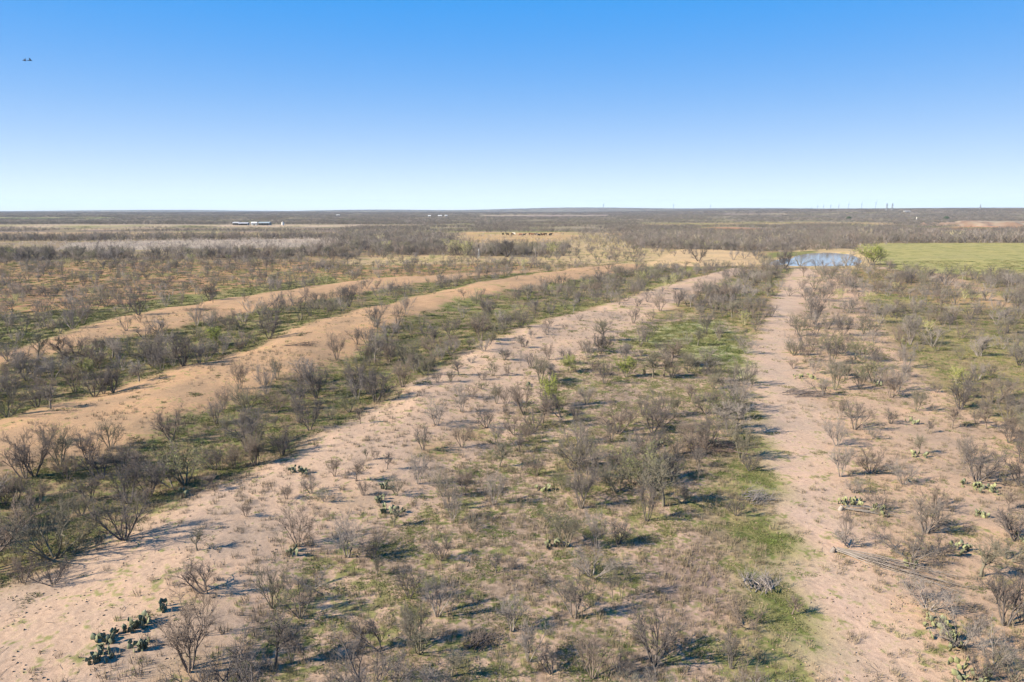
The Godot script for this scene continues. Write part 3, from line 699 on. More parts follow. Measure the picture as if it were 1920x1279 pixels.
# One bare mesquite: stems that fan out from the ground, limbs, branches and twigs. f: form, rich: 0 far away .. 2 close by.
func grow(sd: int, f: Dictionary, rich: int) -> Dictionary:
	rng.seed = sd
	var stems: Array[Buf] = []
	var crown := Buf.new()
	var leaf := Buf.new()
	var height: float = f.h
	var thick: float = [3.8, 1.8, 1.5][rich]
	var n_stems: int = f.stems if rich > 0 else mini(f.stems, 4)
	var turn := rng.randf() * TAU
	var whole := Buf.new()
	for s in n_stems:
		var b := Buf.new()
		var az := turn + TAU * s / n_stems + rng.randf_range(-0.35, 0.35)
		var lean: float = f.lean * rng.randf_range(0.55, 1.2)
		var out := Vector3(cos(az), 0, sin(az))
		var d := (out * sin(lean) + Vector3.UP * cos(lean) + Vector3(f.tilt, 0, 0)).normalized()
		var foot: Vector3 = out * 0.07 * (0.0 if n_stems == 1 else 1.0) + Vector3(0, -0.08, 0)
		var length: float = height * rng.randf_range(0.62, 0.86) / maxf(0.6, d.y)
		var r0: float = f.r * rng.randf_range(0.75, 1.15)
		var line := crooked(foot, d, length, 6, 0.13, f.lift)
		b.tube(line, taper(r0, r0 * 0.3, 7), 6 if rich == 2 else 4 if rich == 1 else 3)
		var n_limbs: int = [3, 4, 6][rich] if n_stems > 1 else [6, 9, 13][rich]
		for l in n_limbs:
			var at: float = lerpf(f.fork, 1.0, (l + rng.randf()) / n_limbs) * 5.99
			var i := mini(int(at), 5)
			var p: Vector3 = line[i].lerp(line[i + 1], at - i)
			var pd: Vector3 = (line[i + 1] - line[i]).normalized()
			var ld := (beside(pd, rng.randf_range(0.4, 0.95)) + out * 0.15 + Vector3.UP * 0.12).normalized()
			var ll: float = height * rng.randf_range(0.3, 0.5) * (1.1 - 0.35 * at / 6.0)
			var lr: float = r0 * lerpf(0.55, 0.3, at / 6.0)
			var limb := crooked(p, ld, ll, 4 if rich == 2 else 2, 0.26, 0.08)
			var ln := limb.size()
			b.tube(limb, taper(lr, lr * 0.35, ln), 4 if rich == 2 else 3)
			var n_br: int = [4, 5, 6][rich]
			for q in n_br:
				var at2 := lerpf(0.25, 1.0, (q + rng.randf()) / n_br) * (ln - 1.01)
				var i2 := int(at2)
				var p2: Vector3 = limb[i2].lerp(limb[i2 + 1], at2 - i2)
				var bd := (beside((limb[i2 + 1] - limb[i2]).normalized(), rng.randf_range(0.45, 1.0)) + Vector3.UP * 0.18).normalized()
				var bl: float = height * rng.randf_range(0.14, 0.26)
				var br: float = maxf(lr * 0.42, 0.0045) * thick
				if rich == 0:
					crown.tube(PackedVector3Array([p2, p2 + bd * bl]), PackedFloat32Array([br, 0.0]), 3, true)
					continue
				var branch := crooked(p2, bd, bl, 3 if rich == 2 else 1, 0.28, 0.05)
				var bn := branch.size()
				crown.tube(branch, taper(br, br * 0.4, bn), 3, true)
				var n_tw: int = [0, 8, f.twigs][rich]
				for w in n_tw:
					var at3 := lerpf(0.15, 1.0, (w + rng.randf()) / n_tw) * (bn - 1.01)
					var i3 := int(at3)
					var p3: Vector3 = branch[i3].lerp(branch[i3 + 1], at3 - i3)
					var td := (beside((branch[i3 + 1] - branch[i3]).normalized(), rng.randf_range(0.4, 1.1)) + Vector3.UP * 0.12).normalized()
					var tl: float = height * rng.randf_range(0.07, 0.15)
					var tr := 0.0033 * thick
					if rich == 2:
						var tw := crooked(p3, td, tl, 2, 0.3, 0.0)
						crown.tube(tw, PackedFloat32Array([tr, tr * 0.8, 0.0]), 3, true)
					else:
						crown.tube(PackedVector3Array([p3, p3 + td * tl]), PackedFloat32Array([tr, 0.0]), 3, true)
					if f.leaf > 0.0:
						for e in (3 if rich == 2 else 1):
							if rng.randf() > f.leaf:
								continue
							var c: Vector3 = p3 + td * tl * rng.randf_range(0.3, 1.0)
							var u := Vector3(rng.randf_range(-1, 1), rng.randf_range(-1, 1), rng.randf_range(-1, 1)).normalized() * 0.028 * thick
							var v := u.cross(Vector3(rng.randf_range(-1, 1), rng.randf_range(-1, 1), rng.randf_range(-1, 1)).normalized())
							leaf.tri(c - u, c + v, c + u)
							leaf.tri(c - u * 0.4 - v, c + v * 0.3 + u, c + u * 0.6 - v)
		stems.append(b)
		whole.add(b, Transform3D())
	var low := Vector3(1e9, 1e9, 1e9)
	var high := -low
	for p in crown.v:
		low = low.min(p)
		high = high.max(p)
	var made := {"crown": crown, "trunk": whole, "h": high.y, "w": 0.5 * (high.x - low.x + high.z - low.z), "leaf": leaf, "stems": stems, "form": f.kind}
	return made


const FORMS := {
	"v": {"kind": "v", "h": 2.3, "stems": 5, "lean": 0.5, "tilt": 0.0, "lift": 0.03, "r": 0.046, "fork": 0.28, "twigs": 8, "leaf": 0.0},
	"d": {"kind": "d", "h": 2.6, "stems": 6, "lean": 0.62, "tilt": 0.0, "lift": 0.05, "r": 0.056, "fork": 0.2, "twigs": 10, "leaf": 0.0},
	"w": {"kind": "w", "h": 1.8, "stems": 6, "lean": 0.95, "tilt": 0.0, "lift": 0.06, "r": 0.046, "fork": 0.22, "twigs": 8, "leaf": 0.0},
	"s": {"kind": "s", "h": 2.2, "stems": 2, "lean": 0.22, "tilt": 0.05, "lift": 0.04, "r": 0.036, "fork": 0.3, "twigs": 7, "leaf": 0.0},
	"t": {"kind": "t", "h": 2.0, "stems": 1, "lean": 0.08, "tilt": 0.04, "lift": 0.05, "r": 0.052, "fork": 0.38, "twigs": 8, "leaf": 0.0},
	"l": {"kind": "l", "h": 1.9, "stems": 4, "lean": 0.5, "tilt": -0.45, "lift": 0.04, "r": 0.046, "fork": 0.25, "twigs": 8, "leaf": 0.0},
	"o": {"kind": "o", "h": 2.3, "stems": 5, "lean": 0.55, "tilt": 0.0, "lift": 0.04, "r": 0.046, "fork": 0.25, "twigs": 8, "leaf": 0.25},
	"y": {"kind": "y", "h": 2.2, "stems": 5, "lean": 0.6, "tilt": 0.0, "lift": 0.05, "r": 0.046, "fork": 0.22, "twigs": 9, "leaf": 0.6},
}
const MANY := {"v": 5, "d": 3, "w": 3, "s": 2, "t": 3, "l": 2, "o": 2, "y": 2}
# bark and twig colours, linear
const BARKS := [Color(0.12, 0.105, 0.096), Color(0.175, 0.155, 0.143), Color(0.085, 0.075, 0.073), Color(0.135, 0.108, 0.092), Color(0.117, 0.108, 0.083)]
const BARK_WORDS := ["grey-brown", "pale grey", "dark grey", "reddish brown", "olive grey"]
const FORM_WORDS := {"v": "fan of stems", "d": "dense domed crown", "w": "low spreading stems", "s": "two slender stems", "t": "single short trunk", "l": "leaning stems", "o": "olive-budded stems", "y": "yellow-green leaves"}
var close_trees := {}
var mid_trees := {}
var low_trees := {}


func make_forms() -> void:
	var sd := 100
	var bark := paint(Color.WHITE, 0.95, true)
	var green := paint(Color(0.62, 0.78, 0.25), 0.8, true)
	for k in FORMS:
		close_trees[k] = []
		for i in MANY[k]:
			sd += 1
			var q := grow(sd, FORMS[k], 2)
			var meshes: Array[Mesh] = []
			for b in q.stems:
				meshes.append(b.mesh())
			close_trees[k].append({"stems": meshes, "trunk": q.trunk.mesh(), "crown": q.crown.mesh(), "leaf": q.leaf.mesh() if q.leaf.v.size() else null, "h": q.h, "w": q.w})
			q.trunk.add(q.crown, Transform3D())
			var one: ArrayMesh = q.trunk.mesh(bark)
			if q.leaf.v.size():
				one.add_surface_from_arrays(Mesh.PRIMITIVE_TRIANGLES, q.leaf.mesh().surface_get_arrays(0))
				one.surface_set_material(1, green)
			close_trees[k][-1].mesh = one
	for k in ["v", "d", "w", "t", "o", "y"]:
		mid_trees[k] = []
		low_trees[k] = []
		for i in (3 if k in ["v", "d"] else 2):
			for far in 2:
				sd += 1
				var q := grow(sd, FORMS[k], 1 - far)
				q.trunk.add(q.crown, Transform3D())
				var m: ArrayMesh = q.trunk.mesh(bark)
				if q.leaf.v.size():
					var lm: ArrayMesh = q.leaf.mesh()
					m.add_surface_from_arrays(Mesh.PRIMITIVE_TRIANGLES, lm.surface_get_arrays(0))
					m.surface_set_material(1, green)
				(low_trees if far else mid_trees)[k].append({"mesh": m, "h": q.h, "w": q.w})


func zone_of(x: float, z: float) -> String:
	var found := ""
	for q in ZONES:
		if Geometry2D.is_point_in_polygon(Vector2(x, z), zone_polygons[q[0]]):
			found = q[0]
	return found


const PLACES := {
	"track": "at the track's edge", "verge": "on the track's verge", "verge green": "on the track's verge", "middle": "in broad weedy scrub",
	"middle far": "in the track-end thicket", "meadow": "by the green meadow", "dry patch": "on pinkish dry soil", "strip2": "on pale sand strip",
	"strip2 sandy edge": "on pale sand's edge", "band2": "between two sand strips", "band2 far": "in the long thicket", "strip3": "on orange sand strip",
	"band3": "above the orange strip", "strip4": "on the narrow terrace", "green g4": "at narrow terrace's edge", "scrub upper": "in open patchy scrub",
	"right": "across the dirt track", "right green": "on weeds across track", "right far": "below the hay field", "right strip": "on small orange strip",
	"right edge": "below the hay field", "right open": "on sand across track", "tan flats": "on the tan flats", "tree band left": "in far tree belt", "pond bank": "on the pond bank", "dam": "on bare tan mound", "hay field": "at hay field's edge", "bank grass": "on the pond bank", "thin brush": "on the tan flats", "clump": "in the tan-flats clump", "centre brush": "in far dense brush",
}


func plant_trees() -> void:
	# every tree within 260 m: those seen one by one, and the rest of each zone by its density
	var all := []
	var taken := {}
	for q in TREES:
		all.append([q[0], q[1], q[2] * 1.2, q[3] * 1.1, q[4], true, q[5] if q.size() > 5 else ""])
	for q in LONE_TREES:
		all.append([q[0], q[1], q[2] * 1.25, q[3] * 1.2, q[4], true, q[5] if q.size() > 5 else ""])
	for q in all:
		for i in range(-1, 2):
			for j in range(-1, 2):
				taken[Vector2i(int(floor(q[0] / 1.1)) + i, int(floor(q[1] / 1.1)) + j)] = true
	rng.seed = 77
	var thin := FastNoiseLite.new()
	thin.seed = 6
	thin.frequency = 0.045
	thin.fractal_octaves = 2
	var cell := 1.6
	var z := -17.0
	while z > -500.0:
		if z < -260.0:
			cell = 2.2
		var reach := -z * 0.84 + 12.0
		var x := -reach
		while x < reach:
			var px := x + rng.randf() * cell
			var pz := z - rng.randf() * cell
			x += cell
			var ragged := (1.2 if pz > -130.0 else 2.5 if pz > -230.0 else 9.0)
			var cx := clampi(int((px - X0 + ragged * thin.get_noise_2d(px * 3.0 + 900.0, pz * 3.0) * 2.0) * 2.0), 0, CW - 1)
			var cz := clampi(int((pz - Z0 + ragged * thin.get_noise_2d(px * 3.0, pz * 3.0 + 900.0) * 2.0) * 2.0), 0, CH - 1)
			var density: float = cover_map.get_pixel(cx, cz).b * 0.2
			var chance := density * cell * cell * (1.0 + 1.5 * thin.get_noise_2d(px, pz))
			if pz > -48.0:
				chance *= 2.2
			elif pz > -80.0:
				chance *= 1.3
			if rng.randf() > chance:
				continue
			if taken.has(Vector2i(int(floor(px / 1.1)), int(floor(pz / 1.1)))):
				continue
			if ground_at(px, pz) < -0.25:
				continue
			var tall: float = tall_map.get_pixel(cx, cz).r * 8.0 * (rng.randf_range(0.25, 0.9) if rng.randf() < 0.5 else rng.randf_range(0.7, 1.25))
			var kind: String = ["v", "v", "v", "d", "v", "w", "t", "l", "v", "o"][rng.randi() % 10]
			if rng.randf() < 0.018 and pz < -60.0:
				kind = "y"
			all.append([px, pz, tall, tall * rng.randf_range(0.85, 1.4), kind, false, ""])
		z -= cell
	for q in all:
		var d := Vector2(q[0], q[1]).length()
		var inside: bool = absf(q[0]) < -q[1] * 0.77 + 1.0 and q[1] < -19.5
		q.append((q[2] + 0.5 * q[3]) / d * (1.0 if inside else 0.0) * (1.25 if q[5] else 1.0))
	all.sort_custom(func(a, b): return a[7] > b[7])
	var mats: Array[StandardMaterial3D] = []
	for c in BARKS:
		mats.append(paint(c, 0.95))
	var leaf_olive := paint(Color(0.12, 0.13, 0.05), 0.8)
	var leaf_bright := paint(Color(0.21, 0.24, 0.05), 0.8)
	var mid_at := {}
	var low_at := {}
	for i in all.size():
		var q: Array = all[i]
		rng.seed = 9000 + i
		var at := on_ground(q[0], q[1], 0.02)
		var kind: String = q[4]
		if i < 300:
			var choice: Dictionary = close_trees[kind][rng.randi() % close_trees[kind].size()]
			var tone := rng.randi() % 5
			if kind == "d":
				tone = [0, 2, 2][rng.randi() % 3]
			elif kind in ["o", "y"]:
				tone = 4
			var o := base("mesquite_tree", at, (rng.randf() * TAU) if kind != "l" else rng.randf_range(-0.5, 0.5))
			var sy: float = q[2] / choice.h
			var sx: float = clampf(q[3] / choice.w, sy * 0.6, sy * 1.6)
			var size := Vector3(sx, sy, sx)
			if i < 130:
				for m in choice.stems:
					part("stem", m, o, mats[tone]).scale = size
			else:
				part("trunk", choice.trunk, o, mats[tone]).scale = size
			part("crown", choice.crown, o, mats[tone]).scale = size
			if choice.leaf:
				part("leaves", choice.leaf, o, leaf_bright if kind == "y" else leaf_olive).scale = size
			var big := "tall" if q[2] > 2.7 else "medium" if q[2] > 1.7 else "small" if q[2] > 0.95 else "knee-high"
			var spot: String = PLACES.get(zone_of(q[0], q[1]), "in scattered scrub")
			var girth := "broad " if sx * choice.w > 1.35 * q[2] else "narrow " if sx * choice.w < 0.85 * q[2] else ""
			var company := ""
			var close := 99.0
			for j in 300:
				if j != i:
					var away := Vector2(all[j][0] - q[0], all[j][1] - q[1]).length()
					if away < close:
						close = away
						company = "crowding a taller one" if all[j][2] > q[2] * 1.15 else "over a smaller one" if all[j][2] < q[2] * 0.85 else "paired with its like"
			if close > 3.2:
				company = "standing well apart"
			elif close > 1.9:
				company = ""
			for c in CACTI:
				if Vector2(c[0] - q[0], c[1] - q[1]).length() < 1.6:
					company = "beside prickly pear"
			var label := ("%s %s%s mesquite, %s, %s %s" % [big, girth, BARK_WORDS[tone], FORM_WORDS[kind], spot, company]).strip_edges()
			if q[6]:
				label = q[6]
			tag(o, label, "tree", "mesquites " + spot)
		else:
			var away_from := Vector2(q[0], q[1]).length()
			var far := away_from > 330.0
			var pool: Dictionary = low_trees if far else mid_trees if away_from > 85.0 else close_trees
			if not pool.has(kind):
				kind = "v"
			var v: int = rng.randi() % pool[kind].size()
			var choice: Dictionary = pool[kind][v]
			var sy: float = q[2] / choice.h
			var sx: float = clampf(q[3] / choice.w, sy * 0.7, sy * 1.5)
			var key := kind + str(v) + ("" if away_from > 85.0 else "close")
			var into: Dictionary = low_at if far else mid_at
			if not into.has(key):
				into[key] = [choice.mesh, [] as Array[Transform3D], PackedColorArray()]
			into[key][1].append(Transform3D(Basis(Vector3.UP, rng.randf() * TAU).scaled(Vector3(sx, sy, sx)), at))
			var c: Color = BARKS[rng.randi() % 5] * rng.randf_range(0.85, 1.15)
			if kind == "y":
				c = Color(0.30, 0.27, 0.17)
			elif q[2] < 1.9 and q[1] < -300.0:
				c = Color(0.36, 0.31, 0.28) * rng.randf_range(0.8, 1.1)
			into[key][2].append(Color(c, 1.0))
	for key in mid_at:
		copies("mesquite_scrub", mid_at[key][0], mid_at[key][1], mid_at[key][2], "bare grey mesquite scrub scattered across the terraces and flats", "scrub")
	for key in low_at:
		copies("mesquite_thicket", low_at[key][0], low_at[key][1], low_at[key][2], "dense grey brush thicket around the pond, field and cattle clearing", "brush")


func far_brush() -> void:
	rng.seed = 555
	var into := {}
	var thin := FastNoiseLite.new()
	thin.seed = 16
	thin.frequency = 0.009
	thin.fractal_octaves = 4
	for band in [[-500.0, -1000.0, 4.0, 1.0, 1.0], [-1000.0, -2000.0, 8.0, 1.0, 2.1], [-2000.0, -4500.0, 22.0, 1.1, 5.0], [-4500.0, -8000.0, 50.0, 1.2, 10.0]]:
		var z: float = band[0]
		while z > band[1]:
			var reach: float = -z * 0.8 + 20.0
			var x := -reach
			while x < reach:
				var px: float = x + rng.randf() * band[2]
				var pz: float = z - rng.randf() * band[2]
				x += band[2]
				var q := far_cover.get_pixel(clampi(int((px + 7000) / 10), 0, 1399), clampi(int((pz + 10000) / 10), 0, 999))
				var n := thin.get_noise_2d(px, pz)
				if rng.randf() > q.r * 5.1 * (0.9 + 2.6 * n):
					continue
				var tall: float = q.g * 8.0 * rng.randf_range(0.6, 1.1) * band[3]
				var kind: String = ["v", "d", "d", "w", "o"][rng.randi() % 5]
				var v: int = rng.randi() % low_trees[kind].size()
				var choice: Dictionary = low_trees[kind][v]
				var key := kind + str(v)
				if not into.has(key):
					into[key] = [choice.mesh, [] as Array[Transform3D], PackedColorArray()]
				var sy: float = tall / choice.h
				var sx: float = tall * 1.25 / choice.w * band[4]
				into[key][1].append(Transform3D(Basis(Vector3.UP, rng.randf() * TAU).scaled(Vector3(sx, sy, sx)), Vector3(px, hills(px, pz), pz)))
				var c: Color = BARKS[rng.randi() % 5] * rng.randf_range(0.6, 1.1)
				into[key][2].append(Color(c, 1.0))
			z -= band[2]
	for key in into:
		copies("far_brush", into[key][0], into[key][1], into[key][2], "far grey-brown brush country reaching to the horizon", "brush")


# ------------------------------------------------------------------ ground cover
func tuft(sd: int, blades: int, tall: float, spread: float, wide: float) -> Mesh:
	rng.seed = sd
	var b := Buf.new()
	for i in blades:
		var az := rng.randf() * TAU
		var r := sqrt(rng.randf()) * spread
		var p := Vector3(cos(az) * r, -0.01, sin(az) * r)
		var tip := p + Vector3(cos(az) * rng.randf() * spread * 0.9, tall * rng.randf_range(0.5, 1.1), sin(az) * rng.randf() * spread * 0.9)
		var s := Vector3(rng.randf_range(-1, 1), 0, rng.randf_range(-1, 1)).normalized() * wide
		b.tri(p - s, tip, p + s)
	return b.mesh(paint(Color.WHITE, 0.9, true))


func ground_cover() -> void:
	var low: Array[Mesh] = [tuft(1, 16, 0.07, 0.11, 0.016), tuft(2, 14, 0.09, 0.09, 0.014), tuft(3, 18, 0.06, 0.15, 0.018)]
	var dry: Array[Mesh] = [tuft(4, 18, 0.22, 0.10, 0.008), tuft(5, 22, 0.3, 0.14, 0.008)]
	var wide: Array[Mesh] = [tuft(6, 26, 0.2, 0.5, 0.05), tuft(7, 24, 0.16, 0.6, 0.06)]
	var clump := FastNoiseLite.new()
	clump.seed = 8
	clump.frequency = 0.35
	clump.fractal_octaves = 3
	var clump2 := FastNoiseLite.new()
	clump2.seed = 9
	clump2.frequency = 0.06
	rng.seed = 4242
	var at := []
	var tint := []
	for i in 7:
		at.append([] as Array[Transform3D])
		tint.append(PackedColorArray())
	var cell := 0.2
	var z := -18.0
	while z > -230.0:
		cell = 0.115 if z > -45.0 else 0.17 if z > -75.0 else 0.3 if z > -110.0 else 0.8
		var reach := -z * 0.77 + 3.0
		var x := -reach
		while x < reach:
			var px := x + rng.randf() * cell
			var pz := z - rng.randf() * cell
			x += cell
			var q := soft_cover.get_pixel(clampi(int((px - X0) * 2.0), 0, CW - 1), clampi(int((pz - Z0) * 2.0), 0, CH - 1))
			var n := clump.get_noise_2d(px, pz)
			var n2 := clump2.get_noise_2d(px, pz)
			var green := q.r + n * 0.9 + n2 * 0.35 - 0.42
			var k := -1
			var c := Color()
			if green > rng.randf() * 0.5:
				k = rng.randi() % 3 if z > -110.0 else 5 + rng.randi() % 2
				c = Color(0.064, 0.084, 0.026).lerp(Color(0.155, 0.138, 0.068), clampf(rng.randf() * 0.7 + n2 * 0.9, 0.0, 1.0)) * rng.randf_range(0.75, 1.2)
				if q.r > 0.86 and n > 0.0:
					c = Color(0.085, 0.108, 0.032) * rng.randf_range(0.75, 1.25)
			elif z > -110.0 and rng.randf() < q.g * 0.26 - n2 * 0.08:
				k = 3 + rng.randi() % 2
				c = Color(0.19, 0.155, 0.108) * rng.randf_range(0.6, 1.15)
			if k < 0 or ground_at(px, pz) < -0.3:
				continue
			var s := rng.randf_range(0.6, 1.3) * (1.0 if k >= 5 else cell / 0.15 * (1.5 if q.r > 0.86 else 1.15) if k < 3 else 1.0)
			var y := near_height(px, pz, false) if absf(px) < 64.0 and pz > -108.0 else ground_at(px, pz)
			at[k].append(Transform3D(Basis(Vector3.UP, rng.randf() * TAU).scaled(Vector3(s, s * (0.95 if k < 3 else 1.0), s)), Vector3(px, y, pz)))
			tint[k].append(Color(c, 1.0))
		z -= cell
	for i in 3:
		copies("weeds", low[i], at[i], tint[i], "short green weeds covering the bands between sand strips", "weeds")
	for i in 2:
		copies("dry_grass", dry[i], at[3 + i], tint[3 + i], "thin dry straw-coloured grass among the shrubs", "grass")
	for i in 2:
		copies("grass_cover", wide[i], at[5 + i], tint[5 + i], "green ground cover on the farther bands", "grass")
	# fallen twigs, clods and droppings
	rng.seed = 99
	var chip := Buf.new()
	chip.tube(PackedVector3Array([Vector3(-0.05, 0.0, 0), Vector3(-0.02, 0.02, 0.01), Vector3(0.03, 0.015, 0), Vector3(0.055, 0, -0.01)]), PackedFloat32Array([0.008, 0.03, 0.028, 0.006]), 5)
	var twig := Buf.new()
	twig.tube(PackedVector3Array([Vector3(-0.3, 0.01, 0), Vector3(0, 0.03, 0.05), Vector3(0.3, 0.01, -0.02)]), PackedFloat32Array([0.008, 0.006, 0.003]), 3)
	twig.tube(PackedVector3Array([Vector3(0, 0.03, 0.05), Vector3(0.2, 0.05, 0.16)]), PackedFloat32Array([0.005, 0.002]), 3)
	var spots: Array[Transform3D] = []
	var spot_tint := PackedColorArray()
	var sticks: Array[Transform3D] = []
	var stick_tint := PackedColorArray()
	for i in 20000:
		var pz := -18.0 - pow(rng.randf(), 1.5) * 85.0
		var px := rng.randf_range(-1, 1) * (-pz * 0.77 + 2.0)
		if absf(px) > 63.0:
			continue
		var n := clump2.get_noise_2d(px * 3.0, pz * 3.0)
		if rng.randf() > 0.55 + n:
			continue
		var p := Vector3(px, near_height(px, pz, false), pz)
		var s := rng.randf_range(0.3, 0.95)
		var t := Transform3D(Basis(Vector3.UP, rng.randf() * TAU).scaled(Vector3(s, s, s)), p)
		if i % 4 == 0:
			sticks.append(t)
			stick_tint.append(Color(0.15, 0.12, 0.1) * rng.randf_range(0.6, 1.4))
		else:
			spots.append(t)
			spot_tint.append(Color(0.17, 0.125, 0.09) * rng.randf_range(0.5, 1.7))
	copies("debris", chip.mesh(paint(Color.WHITE, 0.95, true)), spots, spot_tint, "small dark clods and droppings strewn over the sand", "debris")
	copies("twig_litter", twig.mesh(paint(Color.WHITE, 0.95, true)), sticks, stick_tint, "small fallen twigs strewn over the sand", "litter")

# ------------------------------------------------------------------ prickly pears, cut brush
func pad_mesh() -> Mesh:
	# a flat, egg-shaped pad standing on its narrow end
	var b := Buf.new()
	var rings := 6
	var sides := 8
	var prev := -1
	for i in rings + 1:
		var t := float(i) / rings
		var w := sin(PI * pow(t, 0.72)) * 0.098
		var first := b.v.size()
		for k in sides:
			var a := TAU * k / sides
			var p := Vector3(cos(a) * w, t * 0.23, sin(a) * (w * 0.16 + 0.004))
			b.v.append(p)
			b.n.append(Vector3(cos(a) * 0.35, (t - 0.5) * 0.8, sin(a)).normalized())
		if prev >= 0:
			for k in sides:
				var k2 := (k + 1) % sides
				b.t.append_array(PackedInt32Array([prev + k, prev + k2, first + k, prev + k2, first + k2, first + k]))
		prev = first
	return b.mesh()


func prickly_pear(x: float, z: float, wide: float, count: int, shade: int, label: String, group: String) -> void:
	rng.seed = int(absf(x) * 71 + absf(z) * 37)
	var o := base("prickly_pear", on_ground(x, z, 0.0))
	var tips := []
	var starters := maxi(6, count * 2 / 5)
	var put := 0
	for i in starters:
		var a := rng.randf() * TAU
		var r := sqrt(rng.randf()) * wide * 0.4
		var d := Vector3(cos(a) * 0.5 * r / wide + rng.randf_range(-0.3, 0.3), rng.randf_range(0.6, 1.2), sin(a) * 0.5 * r / wide + rng.randf_range(-0.3, 0.3)).normalized()
		tips.append([Vector3(cos(a) * r, -0.03, sin(a) * r), d, 0])
	while put < count and not tips.is_empty():
		var q: Array = tips.pop_front()
		var up: Vector3 = q[1]
		var face := up.cross(Vector3(rng.randf_range(-1, 1), rng.randf_range(-0.3, 0.3), rng.randf_range(-1, 1))).normalized()
		var s := rng.randf_range(0.75, 1.2)
		var m := part("pad", pad, o, pads[(shade + (1 if rng.randf() < 0.3 else 0)) % pads.size()])
		m.transform = Transform3D(Basis(face, up, face.cross(up)).scaled_local(Vector3(s, s, s)), q[0])
		put += 1
		if q[2] < 2:
			for k in 1 + rng.randi() % 3:
				var e := rng.randf_range(-0.9, 0.9)
				var p: Vector3 = q[0] + up * 0.23 * s * (0.93 - absf(e) * 0.3) + face * e * 0.08 * s
				tips.append([p, (up + face * e * 0.7 + Vector3(rng.randf_range(-0.3, 0.3), 0.1, rng.randf_range(-0.3, 0.3))).normalized(), q[2] + 1])
	tag(o, label, "cactus", group)


func brush_pile(x: float, z: float, length: float, wide: float, tall: float, turn: float, n: int, mat: Material, label: String) -> void:
	rng.seed = int(absf(x) * 31 + absf(z) * 17)
	var o := base("brush_pile", on_ground(x, z), turn)
	var twigs := Buf.new()
	for i in n:
		var b := Buf.new()
		var a := Vector3(rng.randf_range(-0.5, 0.2) * length, rng.randf() * rng.randf() * tall * 0.7, rng.randf_range(-0.5, 0.5) * wide)
		var d := Vector3(1.0, rng.randf_range(-0.08, 0.25), rng.randf_range(-0.5, 0.5))
		var line := crooked(a, d, length * rng.randf_range(0.35, 0.7), 5, 0.16, -0.03)
		for k in line.size():
			line[k].y = clampf(line[k].y, 0.02, tall * (1.0 - 0.7 * absf(line[k].z) / wide))
		var r := rng.randf_range(0.012, 0.035)
		b.tube(line, taper(r, r * 0.35, 6), 5)
		for k in 9:
			var p: Vector3 = line[1 + rng.randi() % 5]
			var t := crooked(p, beside(d.normalized(), rng.randf_range(0.3, 0.9)), rng.randf_range(0.3, 0.8), 3, 0.3, 0.02)
			for e in t.size():
				t[e].y = maxf(t[e].y, 0.01)
			twigs.tube(t, taper(0.008, 0.003, 4), 3)
		part("branch", b.mesh(), o, mat)
	part("twigs", twigs.mesh(), o, mat)
	tag(o, label, "brush pile")


func felled_tree(from: Vector3, to: Vector3, n: int, spread: float, mat: Material, pale: Material, label: String) -> void:
	rng.seed = int(absf(from.x) * 13)
	var o := base("felled_tree", from)
	var along := to - from
	along.y = 0
	var length := along.length()
	along = along.normalized()
	var side := along.cross(Vector3.UP)
	var stump := Buf.new()
	stump.tube(PackedVector3Array([Vector3(-0.1, -0.05, 0), Vector3(-0.06, 0.12, 0.02), Vector3(0, 0.24, 0.03)]), PackedFloat32Array([0.13, 0.11, 0.09]), 8)
	part("stump", stump.mesh(), o, mat)
	var twigs := Buf.new()
	for i in n:
		var b := Buf.new()
		var f := (float(i) / (n - 1) - 0.5) * spread
		var p := along * rng.randf_range(0.0, 0.25) + side * f * 0.25 + Vector3.UP * rng.randf_range(0.05, 0.25)
		var line := crooked(p, along + side * f, length * rng.randf_range(0.6, 1.0), 6, 0.06, -0.015)
		for k in line.size():
			line[k].y = clampf(line[k].y, 0.03, 0.35)
		var r := rng.randf_range(0.018, 0.036)
		b.tube(line, taper(r, r * 0.35, 7), 5)
		part("stem", b.mesh(), o, pale if i % 3 == 0 else mat)
		for k in 14:
			var q: Vector3 = line[2 + rng.randi() % 5]
			var t := crooked(q, (along + side * rng.randf_range(-0.7, 0.7) + Vector3.UP * rng.randf_range(-0.1, 0.2)), rng.randf_range(0.3, 0.9), 3, 0.2, 0.0)
			for e in t.size():
				t[e].y = maxf(t[e].y, 0.01)
			twigs.tube(t, taper(0.009, 0.003, 4), 3)
	part("twigs", twigs.mesh(), o, mat)
	tag(o, label, "felled tree")


